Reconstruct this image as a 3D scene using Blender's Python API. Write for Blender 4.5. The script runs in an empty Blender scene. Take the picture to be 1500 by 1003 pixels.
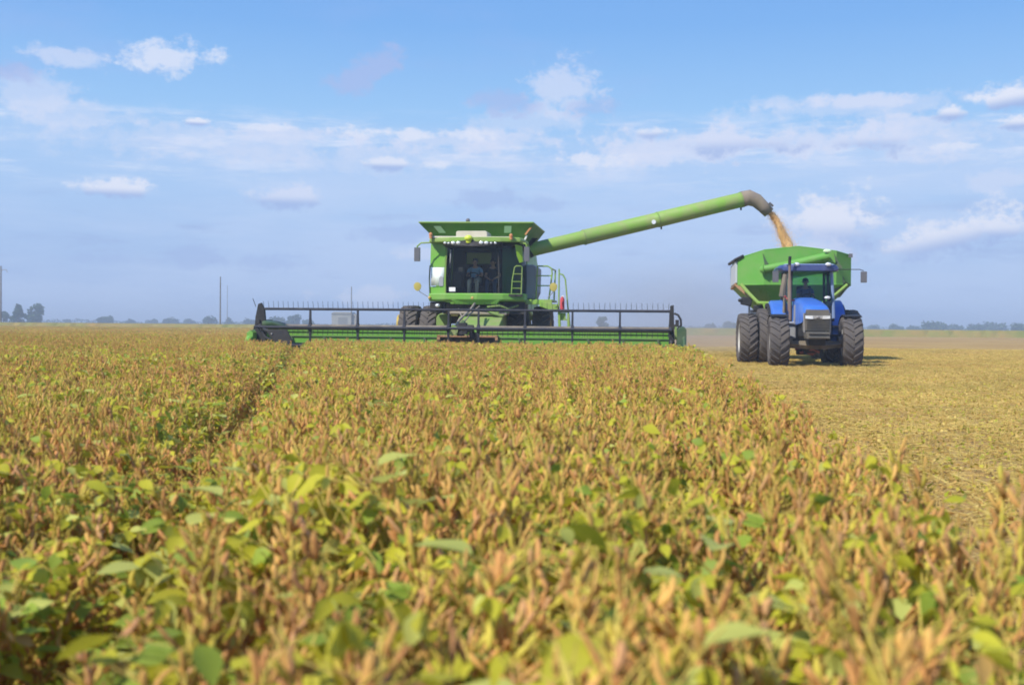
import bpy, bmesh, math, random
import numpy as np
from mathutils import Vector, Matrix, Euler
R = math.radians
random.seed(7); rng = np.random.default_rng(7)
S = bpy.context.scene

# ------------------------------------------------------------------ camera, light, sky
CAMH = 1.08
cam_d = bpy.data.cameras.new('camera'); cam = bpy.data.objects.new('camera', cam_d)
S.collection.objects.link(cam); S.camera = cam
cam_d.sensor_width = 36; cam_d.lens = 40.8; cam_d.clip_start = 0.05; cam_d.clip_end = 20000
roll, pitch = R(.47), -math.atan(23.8/1700)
fw = Vector((0, math.cos(pitch), math.sin(pitch))); up0 = Vector((0, -math.sin(pitch), math.cos(pitch)))
rt = Vector((1,0,0))*math.cos(roll) + up0*math.sin(roll); up = up0*math.cos(roll) - Vector((1,0,0))*math.sin(roll)
M = Matrix((rt, up, -fw)).transposed().to_4x4(); M.translation = (0, 0, CAMH); cam.matrix_world = M
cam_d.dof.use_dof = True; cam_d.dof.focus_distance = 30; cam_d.dof.aperture_fstop = 3.4

SUN_EL, SUN_AZ = R(44), math.atan2(-.74, -.67)       # azimuth measured from +Y towards +X
sd = Vector((math.cos(SUN_EL)*math.sin(SUN_AZ), math.cos(SUN_EL)*math.cos(SUN_AZ), math.sin(SUN_EL)))
sun_d = bpy.data.lights.new('sun', 'SUN'); sun_d.energy = 4.8; sun_d.angle = R(.5); sun_d.color = (1, .95, .86)
sun = bpy.data.objects.new('sun', sun_d); S.collection.objects.link(sun)
sun.rotation_euler = sd.to_track_quat('Z', 'Y').to_euler(); sun.location = (-20, -15, 30)

S.view_settings.view_transform = 'Standard'; S.view_settings.look = 'None'
S.view_settings.exposure = .08; S.view_settings.gamma = 1
S.render.engine = 'CYCLES'
S.cycles.use_denoising = True; S.cycles.max_bounces = 7; S.cycles.transparent_max_bounces = 12
S.cycles.diffuse_bounces = 5; S.cycles.volume_bounces = 0; S.cycles.filter_width = 1.8
S.cycles.volume_step_rate = 2.0; S.cycles.volume_max_steps = 128

def srgb(r, g, b):
    f = lambda c: (c/255/12.92) if c/255 <= .04045 else ((c/255+.055)/1.055)**2.4
    return (f(r), f(g), f(b), 1)

def build_world():
    w = bpy.data.worlds.new('World'); S.world = w; w.use_nodes = True
    nt = w.node_tree; N = nt.nodes; L = nt.links; N.clear()
    def nd(t, **k):
        n = N.new(t)
        for a, b in k.items(): setattr(n, a, b)
        return n
    def math_(op, a, b=None, clamp=False):
        n = nd('ShaderNodeMath', operation=op, use_clamp=clamp)
        for i, v in enumerate((a, b)):
            if v is None: continue
            if hasattr(v, 'links') or hasattr(v, 'is_linked'): L.new(v, n.inputs[i])
            else: n.inputs[i].default_value = v
        return n.outputs[0]
    def rampnode(fac, stops):
        n = nd('ShaderNodeValToRGB'); cr = n.color_ramp
        while len(cr.elements) < len(stops): cr.elements.new(.5)
        for e, (p, c) in zip(cr.elements, stops): e.position = p; e.color = c
        L.new(fac, n.inputs[0]); return n.outputs[0]
    def mixc(f, a, b):
        n = nd('ShaderNodeMix', data_type='RGBA')
        for i, v in ((0, f), (6, a), (7, b)):
            if hasattr(v, 'is_linked'): L.new(v, n.inputs[i])
            else: n.inputs[i].default_value = v
        return n.outputs[2]
    tc = nd('ShaderNodeTexCoord'); sep = nd('ShaderNodeSeparateXYZ'); L.new(tc.outputs['Generated'], sep.inputs[0])
    x, y, z = sep.outputs
    el = math_('ARCSINE', z); az = math_('ARCTAN2', x, y)
    sky = nd('ShaderNodeTexSky', sky_type='NISHITA'); sky.sun_disc = False
    sky.sun_elevation = SUN_EL; sky.sun_rotation = SUN_AZ % (2*math.pi); sky.dust_density = 2.0; sky.air_density = 1.0
    sc = nd('ShaderNodeVectorMath', operation='SCALE'); L.new(sky.outputs[0], sc.inputs[0]); sc.inputs['Scale'].default_value = .10
    elf = math_('DIVIDE', el, R(90))
    base = rampnode(math_('ADD', elf, 0.0), [(0, srgb(163,191,239)), (.033, srgb(168,198,243)), (.075, srgb(171,205,248)),
        (.115, srgb(154,201,249)), (.16, srgb(125,180,243)), (.24, srgb(106,160,236)), (1.0, srgb(60,110,200))])
    col = mixc(.90, sc.outputs[0], base)
    # noise in azimuth / elevation space
    cmb = nd('ShaderNodeCombineXYZ'); L.new(az, cmb.inputs[0]); L.new(el, cmb.inputs[1])
    def noise(scale, sy, detail=5, rough=.55, off=0):
        mp = nd('ShaderNodeMapping'); mp.inputs['Scale'].default_value = (scale, scale*sy, 1); mp.inputs['Location'].default_value = (off, off*.7, off)
        L.new(cmb.outputs[0], mp.inputs[0]); n = nd('ShaderNodeTexNoise'); n.inputs['Detail'].default_value = detail; n.inputs['Roughness'].default_value = rough
        n.inputs['Scale'].default_value = 1; L.new(mp.outputs[0], n.inputs['Vector']); return n.outputs['Fac']
    def rng_(v, a, b, c=0, d=1, smooth=True):
        n = nd('ShaderNodeMapRange'); n.interpolation_type = 'SMOOTHSTEP' if smooth else 'LINEAR'
        L.new(v, n.inputs[0]); n.inputs[1].default_value = a; n.inputs[2].default_value = b; n.inputs[3].default_value = c; n.inputs[4].default_value = d
        return n.outputs[0]
    # thin streaky bank of cloud between 5 and 11 degrees
    band = math_('MULTIPLY', rng_(el, R(5.6), R(8.2)), rng_(el, R(10.6), R(9.2)))
    st = math_('MULTIPLY', rng_(noise(7, 7.5, 7, .66, 3.1), .46, .62), rng_(noise(19, 3, 6, .7, 13.1), .30, .60))
    col = mixc(math_('MULTIPLY', math_('MULTIPLY', band, st), 1.0), col, srgb(214,226,249))
    veil = rng_(noise(3.5, 5, 6, .62, 8.3), .38, .62)
    col = mixc(math_('MULTIPLY', math_('MULTIPLY', rng_(el, R(10.5), R(7)), veil), .60), col, srgb(192,212,245))
    # greyer low streaks
    gs = rng_(noise(11, 5, 5, .6, 21.7), .53, .72)
    low = math_('MULTIPLY', rng_(el, R(1.2), R(2.6)), rng_(el, R(7), R(4.5)))
    col = mixc(math_('MULTIPLY', math_('MULTIPLY', gs, low), .42), col, srgb(146,170,220))
    up_ = math_('MULTIPLY', rng_(noise(4, 3.5, 5, .6, 40.2), .50, .75), rng_(el, R(9), R(11)))
    col = mixc(math_('MULTIPLY', up_, .22), col, srgb(165,185,238))
    # single clouds: azimuth and elevation in degrees, half-widths, strength, colour
    wob = noise(24, 1.5, 7, .62, 5.5); wob2 = noise(75, 1.3, 5, .65, 15.5)
    wsum = math_('ADD', math_('MULTIPLY', math_('SUBTRACT', wob, .5), 3.6), math_('MULTIPLY', math_('SUBTRACT', wob2, .5), 1.8))
    white, cream, mauve, grey = srgb(224,230,247), srgb(212,221,245), srgb(168,186,232), srgb(160,184,230)
    CL = CLOUDS
    for (a, e, ra, re, s, c, tilt) in CL:
        c = {'w': white, 'c': cream, 'm': mauve, 'g': grey}[c]
        mp = nd('ShaderNodeMapping', vector_type='TEXTURE')
        mp.inputs['Location'].default_value = (R(a), R(e), 0); mp.inputs['Rotation'].default_value = (0, 0, R(tilt)); mp.inputs['Scale'].default_value = (R(ra), R(re), 1)
        L.new(cmb.outputs[0], mp.inputs[0])
        ln = nd('ShaderNodeVectorMath', operation='LENGTH'); L.new(mp.outputs[0], ln.inputs[0])
        f = math_('SUBTRACT', ln.outputs['Value'], wsum)
        f = math_('MULTIPLY', f, .92)
        m = rng_(f, 1.18, .42)
        if s > .55:       # bright tops, greyer bases
            sp = nd('ShaderNodeSeparateXYZ'); L.new(mp.outputs[0], sp.inputs[0])
            cc = mixc(rng_(sp.outputs[1], -.7, .25), grey, c)
        else: cc = c
        col = mixc(math_('MULTIPLY', m, min(1, s*1.4)), col, cc)
    bg = nd('ShaderNodeBackground'); bg.inputs[1].default_value = 1.0; L.new(col, bg.inputs[0])
    o = nd('ShaderNodeOutputWorld'); L.new(bg.outputs[0], o.inputs[0])
    w.cycles.sampling_method = 'MANUAL'; w.cycles.sample_map_resolution = 512
def _cl(px, py, rx, ry, s, c, tilt=0):     # written down as image bearings, stored as azimuth / elevation
    return (math.degrees(math.atan((px-750)/1700)), math.degrees(math.atan((478+(px-750)*.0082-py)/1700)), math.degrees(rx/1700), math.degrees(ry/1700), s, c, tilt)
CLOUDS = [_cl(*a) for a in [(690,206,210,15,.42,'c'),(1090,214,270,24,.42,'c'),(1240,170,190,14,.30,'c'),(330,216,230,24,.28,'c'),(640,236,300,20,.25,'c'),(1330,215,200,26,.3,'c'),(110,190,90,16,.3,'c'),(770,180,110,22,.3,'c'),(1330,205,60,14,.3,'c'),(1010,225,200,16,.4,'c'),(430,204,120,10,.4,'c'),(248,103,66,20,.55,'w',6),(90,108,62,13,.45,'c'),(288,190,17,6,.75,'w'),(378,194,40,5,.45,'w'),(570,242,30,9,.6,'w'),(642,243,26,9,.5,'w'),
  (172,288,42,15,.68,'w'),(418,293,58,16,.6,'c'),(28,158,56,26,.38,'c'),(10,135,40,16,.5,'m'),(532,106,50,23,.5,'m',28),(815,138,54,36,.48,'c'),(742,152,50,20,.42,'m'),(860,160,40,14,.3,'m'),
  (962,197,30,10,.6,'w'),(1222,336,66,42,.85,'w'),(1190,368,50,22,.5,'c'),(1395,352,74,30,.72,'w',12),(1466,347,28,18,.6,'w'),(1472,171,48,18,.85,'w',8),(1392,186,22,12,.8,'w'),
  (1488,205,26,11,.7,'w'),(1250,164,66,10,.55,'c'),(1140,160,70,12,.35,'c'),(860,235,44,12,.55,'w'),(1085,213,80,22,.6,'c'),(1272,217,44,18,.6,'c'),(530,434,60,14,.5,'c'),(640,372,70,13,.4,'c'),
  (560,345,60,13,.4,'g'),(395,388,60,13,.4,'g'),(150,385,60,10,.35,'g'),(275,382,40,16,.4,'g'),(720,290,44,14,.4,'g'),(790,302,40,12,.35,'g'),(590,197,90,9,.55,'w'),(1410,232,40,5,.5,'w'),(1440,280,60,14,.35,'c')]]
build_world()

# ------------------------------------------------------------------ materials
def mat(name, c, rough=.6, metal=0, c2=None, nscale=4, namt=.5, coat=0, bump=0, bscale=30, dust=0, spec=.5, transl=0, objrand=0, detail=5, emit=None):
    m = bpy.data.materials.new(name); m.use_nodes = True; nt = m.node_tree; N = nt.nodes; L = nt.links
    b = N['Principled BSDF']; col = None
    c = tuple(c)+(1,) if len(c) == 3 else c
    b.inputs['Base Color'].default_value = c; b.inputs['Roughness'].default_value = rough; b.inputs['Metallic'].default_value = metal
    b.inputs['Specular IOR Level'].default_value = spec
    if coat: b.inputs['Coat Weight'].default_value = coat; b.inputs['Coat Roughness'].default_value = .15
    tc = N.new('ShaderNodeTexCoord')
    def noi(s, d=detail):
        n = N.new('ShaderNodeTexNoise'); n.inputs['Scale'].default_value = s; n.inputs['Detail'].default_value = d; n.inputs['Roughness'].default_value = .6
        L.new(tc.outputs['Object'], n.inputs['Vector']); return n.outputs['Fac']
    def mr(v, a, b2, c_, d_):
        n = N.new('ShaderNodeMapRange'); L.new(v, n.inputs[0])
        for i, q in enumerate((a, b2, c_, d_)): n.inputs[i+1].default_value = q
        return n.outputs[0]
    def mx(f, a, b2):
        n = N.new('ShaderNodeMix'); n.data_type = 'RGBA'
        for i, v in ((0, f), (6, a), (7, b2)):
            if hasattr(v, 'is_linked'): L.new(v, n.inputs[i])
            else: n.inputs[i].default_value = v if not isinstance(v, tuple) or len(v) == 4 else v+(1,)
        return n.outputs[2]
    if c2: col = mx(mr(noi(nscale), .5-namt*.35, .5+namt*.35, 0, 1), c, tuple(c2)+(1,) if len(c2) == 3 else c2)
    if dust: col = mx(mr(noi(2.3, 8), .35, .72, dust*.25, dust*1.3), col if col else c, (.36,.29,.18,1))
    if objrand:
        oi = N.new('ShaderNodeObjectInfo'); hsv = N.new('ShaderNodeHueSaturation'); hsv.inputs['Saturation'].default_value = 1.05
        L.new(mr(oi.outputs['Random'], 0, 1, 1-objrand, 1+objrand), hsv.inputs['Value'])
        n = N.new('ShaderNodeTexNoise'); n.inputs['Scale'].default_value = .35; n.inputs['Detail'].default_value = 3; L.new(oi.outputs['Location'], n.inputs['Vector'])
        L.new(mr(n.outputs['Fac'], .3, .7, 0.497-.012*objrand/.2, .503+.014*objrand/.2), hsv.inputs['Hue'])
        if col: L.new(col, hsv.inputs['Color'])
        else: hsv.inputs['Color'].default_value = c
        col = hsv.outputs[0]
    if col: L.new(col, b.inputs['Base Color'])
    if dust: L.new(mr(noi(3.1, 6), .3, .7, rough, min(1, rough+.35)), b.inputs['Roughness'])
    if bump:
        bp = N.new('ShaderNodeBump'); bp.inputs['Strength'].default_value = bump; bp.inputs['Distance'].default_value = .02
        L.new(noi(bscale), bp.inputs['Height']); L.new(bp.outputs[0], b.inputs['Normal'])
    if transl:
        t = N.new('ShaderNodeBsdfTranslucent'); ms = N.new('ShaderNodeMixShader'); ms.inputs[0].default_value = transl
        if col: L.new(col, t.inputs[0])
        else: t.inputs[0].default_value = c
        L.new(b.outputs[0], ms.inputs[1]); L.new(t.outputs[0], ms.inputs[2]); L.new(ms.outputs[0], N['Material Output'].inputs[0])
    if emit: b.inputs['Emission Color'].default_value = tuple(emit)+(1,); b.inputs['Emission Strength'].default_value = 1
    return m
def glassmat(name, tint, refl=.9, rough=.03, ior=1.5, boost=0):
    m = bpy.data.materials.new(name); m.use_nodes = True; N = m.node_tree.nodes; L = m.node_tree.links; N.clear()
    t = N.new('ShaderNodeBsdfTransparent'); t.inputs[0].default_value = tint+(1,)
    g = N.new('ShaderNodeBsdfGlossy'); g.inputs['Roughness'].default_value = rough; g.inputs[0].default_value = (refl,refl,refl,1)
    f = N.new('ShaderNodeFresnel'); f.inputs[0].default_value = ior
    a = N.new('ShaderNodeMath'); a.operation = 'ADD'; a.use_clamp = True; L.new(f.outputs[0], a.inputs[0]); a.inputs[1].default_value = boost
    ms = N.new('ShaderNodeMixShader'); L.new(a.outputs[0], ms.inputs[0]); L.new(t.outputs[0], ms.inputs[1]); L.new(g.outputs[0], ms.inputs[2])
    o = N.new('ShaderNodeOutputMaterial'); L.new(ms.outputs[0], o.inputs[0]); return m

GREEN = mat('green_paint', (.125,.40,.020), .38, dust=.22, coat=.2, bump=.04)
GREEN_D = mat('dusty_green_paint', (.15,.34,.04), .6, dust=.55)
GREEN_A = mat('auger_green_paint', (.21,.44,.030), .42, dust=.42, coat=.15)
CARTG = mat('cart_green_paint', (.10,.37,.035), .42, dust=.2, bump=.05)
DKGREEN = mat('dark_green_paint', (.015,.075,.025), .45, dust=.2)
BLUE = mat('blue_paint', (.03,.16,.62), .32, dust=.10, coat=.3)
DKBLUE = mat('dark_blue_roof_paint', (.02,.05,.20), .35, dust=.12, coat=.3)
BLACK = mat('black_paint', (.008,.009,.013), .5, dust=.05)
REELM = mat('dark_blue_black_steel', (.010,.014,.030), .5, dust=.06)
TUBEM = mat('dusty_grey_steel', (.10,.09,.085), .6, dust=.55)
STEEL = mat('grey_steel', (.30,.30,.31), .45, metal=.4, dust=.3)
RUBBER = mat('dusty_rubber', (.055,.048,.046), .85, dust=.75, bump=.2, spec=.2)
RUBBER2 = mat('dusty_grey_rubber', (.085,.078,.080), .85, dust=.16, bump=.2, spec=.2)
YELLOW = mat('yellow_paint', (.62,.44,.04), .5, dust=.4)
RIMW = mat('pale_rim_paint', (.55,.55,.53), .5, dust=.3)
BEIGE = mat('pale_beige_plastic', (.62,.58,.46), .6, dust=.3)
WHITE = mat('white_plastic', (.8,.8,.78), .5, dust=.08)
GREYP = mat('grey_panel', (.30,.33,.38), .5, dust=.3)
PALEG = mat('pale_grey_sheet', (.52,.56,.60), .7, dust=.12)
ORANGE = mat('orange_plastic', (.62,.24,.08), .5, dust=.3)
AMBER = mat('amber_plastic', (.60,.40,.06), .5, dust=.3)
LIME = mat('yellow_green_plastic', (.62,.72,.06), .3)
RED = mat('red_paint', (.55,.03,.05), .4, dust=.15)
REDD = mat('dull_red_paint', (.30,.05,.045), .5, dust=.3)
TAN = mat('dusty_orange_paint', (.42,.20,.08), .7, dust=.6)
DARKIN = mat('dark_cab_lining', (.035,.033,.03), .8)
SEATM = mat('black_seat_fabric', (.02,.02,.024), .9)
GRIME = mat('grimy_metal', (.06,.05,.042), .7, dust=.5)
GRILLE = mat('grey_grille_plastic', (.07,.07,.067), .5, dust=.25)
LAMP = mat('lamp_lens', (.86,.87,.86), .12, metal=.25)
MIRR = mat('grey_mirror_shell', (.10,.11,.14), .4, dust=.2)
SKYREFL = mat('white_sky_reflection', (.82,.88,.82), .25, coat=.5)  # plain white standing in for sky mirrored in the cab side
SPOUTM = mat('dusty_rubber_spout', (.20,.165,.145), .8, dust=.6)
SPOUTG = mat('pale_grey_rust_steel', (.28,.24,.2), .6, dust=.4)
GLASS = glassmat('tinted_cab_glass', (.80,.82,.76), .35, boost=.0)
GLASSG = glassmat('green_tinted_glass', (.55,.78,.60), .4, boost=.02)
GLASSB = glassmat('blue_tinted_glass', (.60,.78,.82), .5, boost=.02)
SKIN = mat('skin', (.45,.25,.17), .6); HAIR = mat('dark_hair', (.02,.015,.012), .8)
SHIRTB = mat('pale_blue_shirt', (.20,.36,.52), .85, bump=.2); TROUS = mat('khaki_trousers', (.66,.63,.52), .85, bump=.2)
DARKSH = mat('dark_shirt', (.02,.02,.035), .85, bump=.2); JEANS = mat('blue_jeans', (.05,.08,.16), .85, bump=.2); SHOE = mat('brown_boot', (.09,.055,.03), .7)
GRAIN = mat('golden_soybeans', (.90,.62,.28), .7, c2=(.80,.47,.17), nscale=9, namt=.6)
WOOD = mat('weathered_pole_wood', (.16,.14,.12), .85)

# ------------------------------------------------------------------ helpers
col = S.collection
class MB:
    def __init__(s): s.v = []; s.f = []; s.m = []; s.sm = []
    def add(s, vs, fs, mi=0, smooth=False):
        o = len(s.v); s.v += [tuple(v) for v in vs]
        for f in fs: s.f.append(tuple(i+o for i in f)); s.m.append(mi); s.sm.append(smooth)
        return s
    def box(s, c, d, mi=0, rot=None):
        h = [(x*d[0]/2, y*d[1]/2, z*d[2]/2) for x in (-1,1) for y in (-1,1) for z in (-1,1)]
        if rot:
            E = Euler([R(a) for a in rot]).to_matrix(); h = [tuple(E @ Vector(p)) for p in h]
        return s.add([(p[0]+c[0], p[1]+c[1], p[2]+c[2]) for p in h], [(0,1,3,2),(4,6,7,5),(0,4,5,1),(2,3,7,6),(0,2,6,4),(1,5,7,3)], mi)
    def span(s, x0, x1, y0, y1, z0, z1, mi=0): return s.box(((x0+x1)/2,(y0+y1)/2,(z0+z1)/2), (x1-x0,y1-y0,z1-z0), mi)
    def path(s, pts, r, n=8, mi=0, caps=True, smooth=True):
        pts = [Vector(p) for p in pts]; rs = r if isinstance(r, (list, tuple)) else [r]*len(pts)
        rings = []; prev = None
        for i, p in enumerate(pts):
            t = (pts[min(i+1, len(pts)-1)]-pts[max(i-1, 0)]).normalized()
            if prev is None: u = t.orthogonal().normalized()
            else: u = (prev - t*prev.dot(t)).normalized()
            prev = u; w = t.cross(u)
            rings.append([p + (u*math.cos(a)+w*math.sin(a))*rs[i] for a in [2*math.pi*k/n for k in range(n)]])
        return s.loft(rings, mi, caps, smooth)
    def loft(s, rings, mi=0, caps=True, smooth=False, closed=True):
        n = len(rings[0]); vs = [tuple(p) for rg in rings for p in rg]; fs = []
        for i in range(len(rings)-1):
            for k in range(n if closed else n-1):
                k2 = (k+1) % n; fs.append((i*n+k, i*n+k2, (i+1)*n+k2, (i+1)*n+k))
        s.add(vs, fs, mi, smooth)
        if caps: s.add(rings[0], [tuple(range(n))[::-1]], mi); s.add(rings[-1], [tuple(range(n))], mi)
        return s
    def ball(s, c, r, mi=0, n=12, m=8):
        r = r if isinstance(r, (tuple, list)) else (r, r, r); rings = []
        for j in range(m+1):
            a = -math.pi/2 + math.pi*j/m; q = max(math.cos(a), .02)
            rings.append([(c[0]+r[0]*q*math.cos(2*math.pi*k/n), c[1]+r[1]*q*math.sin(2*math.pi*k/n), c[2]+r[2]*math.sin(a)) for k in range(n)])
        return s.loft(rings, mi, True, True)
    def plate(s, pts, d, mi=0):          # polygon (3-D points) thickened by vector d
        d = Vector(d); a = [Vector(p)-d/2 for p in pts]; b = [Vector(p)+d/2 for p in pts]
        return s.loft([a, b], mi, True)
    def lathe_x(s, prof, c, n=36, mi=0, smooth=True):   # profile [(x, r)] around the x axis through c
        return s.loft([[(c[0]+x, c[1]+r*math.cos(2*math.pi*k/n), c[2]+r*math.sin(2*math.pi*k/n)) for k in range(n)] for x, r in prof], mi, False, smooth)
    def build(s, name, mats, parent=None, bevel=0, solid=0):
        me = bpy.data.meshes.new(name); me.from_pydata(s.v, [], s.f)
        if not isinstance(mats, (list, tuple)): mats = [mats]
        for m_ in mats: me.materials.append(m_)
        me.polygons.foreach_set('material_index', s.m); me.polygons.foreach_set('use_smooth', s.sm); me.update()
        b = bmesh.new(); b.from_mesh(me); bmesh.ops.remove_doubles(b, verts=b.verts, dist=1e-5) if len(s.v) < 40000 else None
        bmesh.ops.recalc_face_normals(b, faces=b.faces); b.to_mesh(me); b.free()
        if any(s.sm): me.set_sharp_from_angle(angle=R(42))
        o = bpy.data.objects.new(name, me); col.objects.link(o)
        if parent: o.parent = parent
        if solid:
            q = o.modifiers.new('solid', 'SOLIDIFY'); q.thickness = solid; q.offset = 0
        if bevel:
            q = o.modifiers.new('bevel', 'BEVEL'); q.width = bevel; q.segments = 2; q.limit_method = 'ANGLE'; q.angle_limit = R(40)
        return o
def tag(o, label=None, cat=None, group=None, kind=None):
    if label: o['label'] = label
    if cat: o['category'] = cat
    if group: o['group'] = group
    if kind: o['kind'] = kind
    return o
def empty(name, loc=(0,0,0), rz=0, parent=None):
    o = bpy.data.objects.new(name, None); o.empty_display_size = .3; col.objects.link(o)
    o.location = loc; o.rotation_euler = (0,0,R(rz))
    if parent: o.parent = parent
    return o

# ------------------------------------------------------------------ ground and far field
def ground_material():
    m = bpy.data.materials.new('stubble_ground'); m.use_nodes = True; nt = m.node_tree; N = nt.nodes; L = nt.links; b = N['Principled BSDF']
    b.inputs['Roughness'].default_value = .95; b.inputs['Specular IOR Level'].default_value = .1
    geo = N.new('ShaderNodeNewGeometry')
    def noi(sc, d=6, stretch=(1,1,1)):
        mp = N.new('ShaderNodeMapping'); mp.inputs['Scale'].default_value = stretch; L.new(geo.outputs['Position'], mp.inputs[0])
        n = N.new('ShaderNodeTexNoise'); n.inputs['Scale'].default_value = sc; n.inputs['Detail'].default_value = d; n.inputs['Roughness'].default_value = .65
        L.new(mp.outputs[0], n.inputs['Vector']); return n.outputs['Fac']
    def ramp(f, st):
        r = N.new('ShaderNodeValToRGB'); 
        while len(r.color_ramp.elements) < len(st): r.color_ramp.elements.new(.5)
        for e, (p, c) in zip(r.color_ramp.elements, st): e.position = p; e.color = c+(1,)
        L.new(f, r.inputs[0]); return r.outputs[0]
    def mx(f, a, b2, bt='MIX'):
        n = N.new('ShaderNodeMix'); n.data_type = 'RGBA'; n.blend_type = bt
        for i, v in ((0, f), (6, a), (7, b2)):
            if hasattr(v, 'is_linked'): L.new(v, n.inputs[i])
            else: n.inputs[i].default_value = v
        return n.outputs[2]
    fine = ramp(noi(22, 8), [(.3, (.28,.17,.06)), (.48, (.42,.275,.10)), (.62, (.50,.345,.13)), (.8, (.56,.42,.19))])
    big = ramp(noi(.12, 5, (1, .5, 1)), [(.35, (.86,.80,.80)), (.65, (1.06,1.06,.98))])
    c = mx(1.0, fine, big, 'MULTIPLY')
    L.new(c, b.inputs['Base Color'])
    bp = N.new('ShaderNodeBump'); bp.inputs['Strength'].default_value = .6; bp.inputs['Distance'].default_value = .05
    L.new(noi(9, 6), bp.inputs['Height']); L.new(bp.outputs[0], b.inputs['Normal'])
    return m
g = MB(); g.add([(-6000,-300,0),(6000,-300,0),(6000,6000,0),(-6000,6000,0)], [(0,1,2,3)])
tag(g.build('ground', ground_material()), kind='structure')

def far_crop():
    ys = [165, 165.6, 166.5, 168, 170, 173, 177, 182, 190, 200, 215, 240, 280, 340, 450, 600, 900, 1400]
    xs = np.arange(-620, 620.1, .9); rows = []
    for j, y in enumerate(ys):
        z = .93 + .10*rng.random(len(xs)) + .03*np.sin(xs*.07+j)
        if j == 0: z = np.zeros(len(xs))
        k = 1 + max(0, y-200)/250
        rows.append(np.stack([xs*k, np.full(len(xs), float(y)) + (rng.random(len(xs))-.5)*.3*(j > 0), z], 1))
    V = np.concatenate(rows); n = len(xs); F = []
    for j in range(len(ys)-1):
        for i in range(n-1): F.append((j*n+i, j*n+i+1, (j+1)*n+i+1, (j+1)*n+i))
    me = bpy.data.meshes.new('far_crop'); me.from_pydata(V.tolist(), [], F); me.materials.append(mat('far_crop_leaves', (.20,.23,.055), .95, c2=(.36,.24,.08), nscale=.35, namt=.6, bump=.5, bscale=4, spec=.1))
    o = bpy.data.objects.new('distant_crop', me); col.objects.link(o)
    tag(o, 'strip of taller green crop standing beyond the cut field, under the far trees', 'crop', kind='stuff')
far_crop()

# ------------------------------------------------------------------ wheels
def tyre_mb(Rr, W, ri, nl=22, lugh=.038, lean=.34):
    mb = MB(); rb = Rr-lugh
    prof = [(-W*.36, ri), (-W*.46, ri+(Rr-ri)*.22), (-W*.5, ri+(Rr-ri)*.5), (-W*.49, rb-.06), (-W*.44, rb-.02), (-W*.2, rb), (0, rb+.004)]
    prof += [(-x, r) for x, r in prof[-2::-1]]
    mb.lathe_x(prof, (0,0,0), 44)
    for sd_ in (-1, 1):
        for k in range(nl):
            a0 = 2*math.pi*(k+(.25 if sd_ > 0 else -.25))/nl; rings = []
            for q, (fx, rr, w_) in enumerate([(.02, Rr, .30), (.2, Rr+.002, .27), (.38, Rr-.006, .27), (.48, Rr-.035, .30), (.505, Rr-.10, .34)]):
                x = sd_*W*fx; a = a0 + lean*fx*2*.9; h = w_*2*math.pi/nl*.5*1.1
                lo = rr-lugh*1.3
                P = lambda an, rad: (x, rad*math.sin(an), rad*math.cos(an))
                rings.append([P(a-h*1.15, lo), P(a-h*.8, rr), P(a+h*.8, rr), P(a+h*1.15, lo)])
            mb.loft(rings, 0, True)
    return mb
def rim_mb(ri, W, side, dish=.12, hub=.16):
    mb = MB(); s = side
    prof = [(s*W*.40, ri+.02), (s*W*.40, ri-.03), (s*(W*.40-.05), ri-.05), (s*(W*.40-dish), ri-.09), (s*(W*.40-dish), hub), (s*(W*.40-dish+.06), hub*.9), (s*(W*.40-dish+.08), .001)]
    mb.lathe_x(prof, (0,0,0), 32); mb.lathe_x([(-s*W*.4, ri+.02), (-s*W*.36, ri-.06), (-s*.02, ri-.10), (-s*.02, .01)], (0,0,0), 32)
    for k in range(8):
        a = 2*math.pi*k/8; mb.ball((s*(W*.40-dish+.01), .72*hub*math.cos(a)*1.5, .72*hub*math.sin(a)*1.5), .022, 0, 6, 4)
    return mb
def wheel(root, c, Rr, W, ri, side, tm, rm, nl=22, lugh=.045, spin=0, steer=0):
    w = empty('wheel', c, steer, root); w.rotation_euler.x = spin
    t = tyre_mb(Rr, W, ri, nl, lugh).build('tyre', tm, w)
    r = rim_mb(ri, W, side).build('rim', rm, w)
    return w

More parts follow.
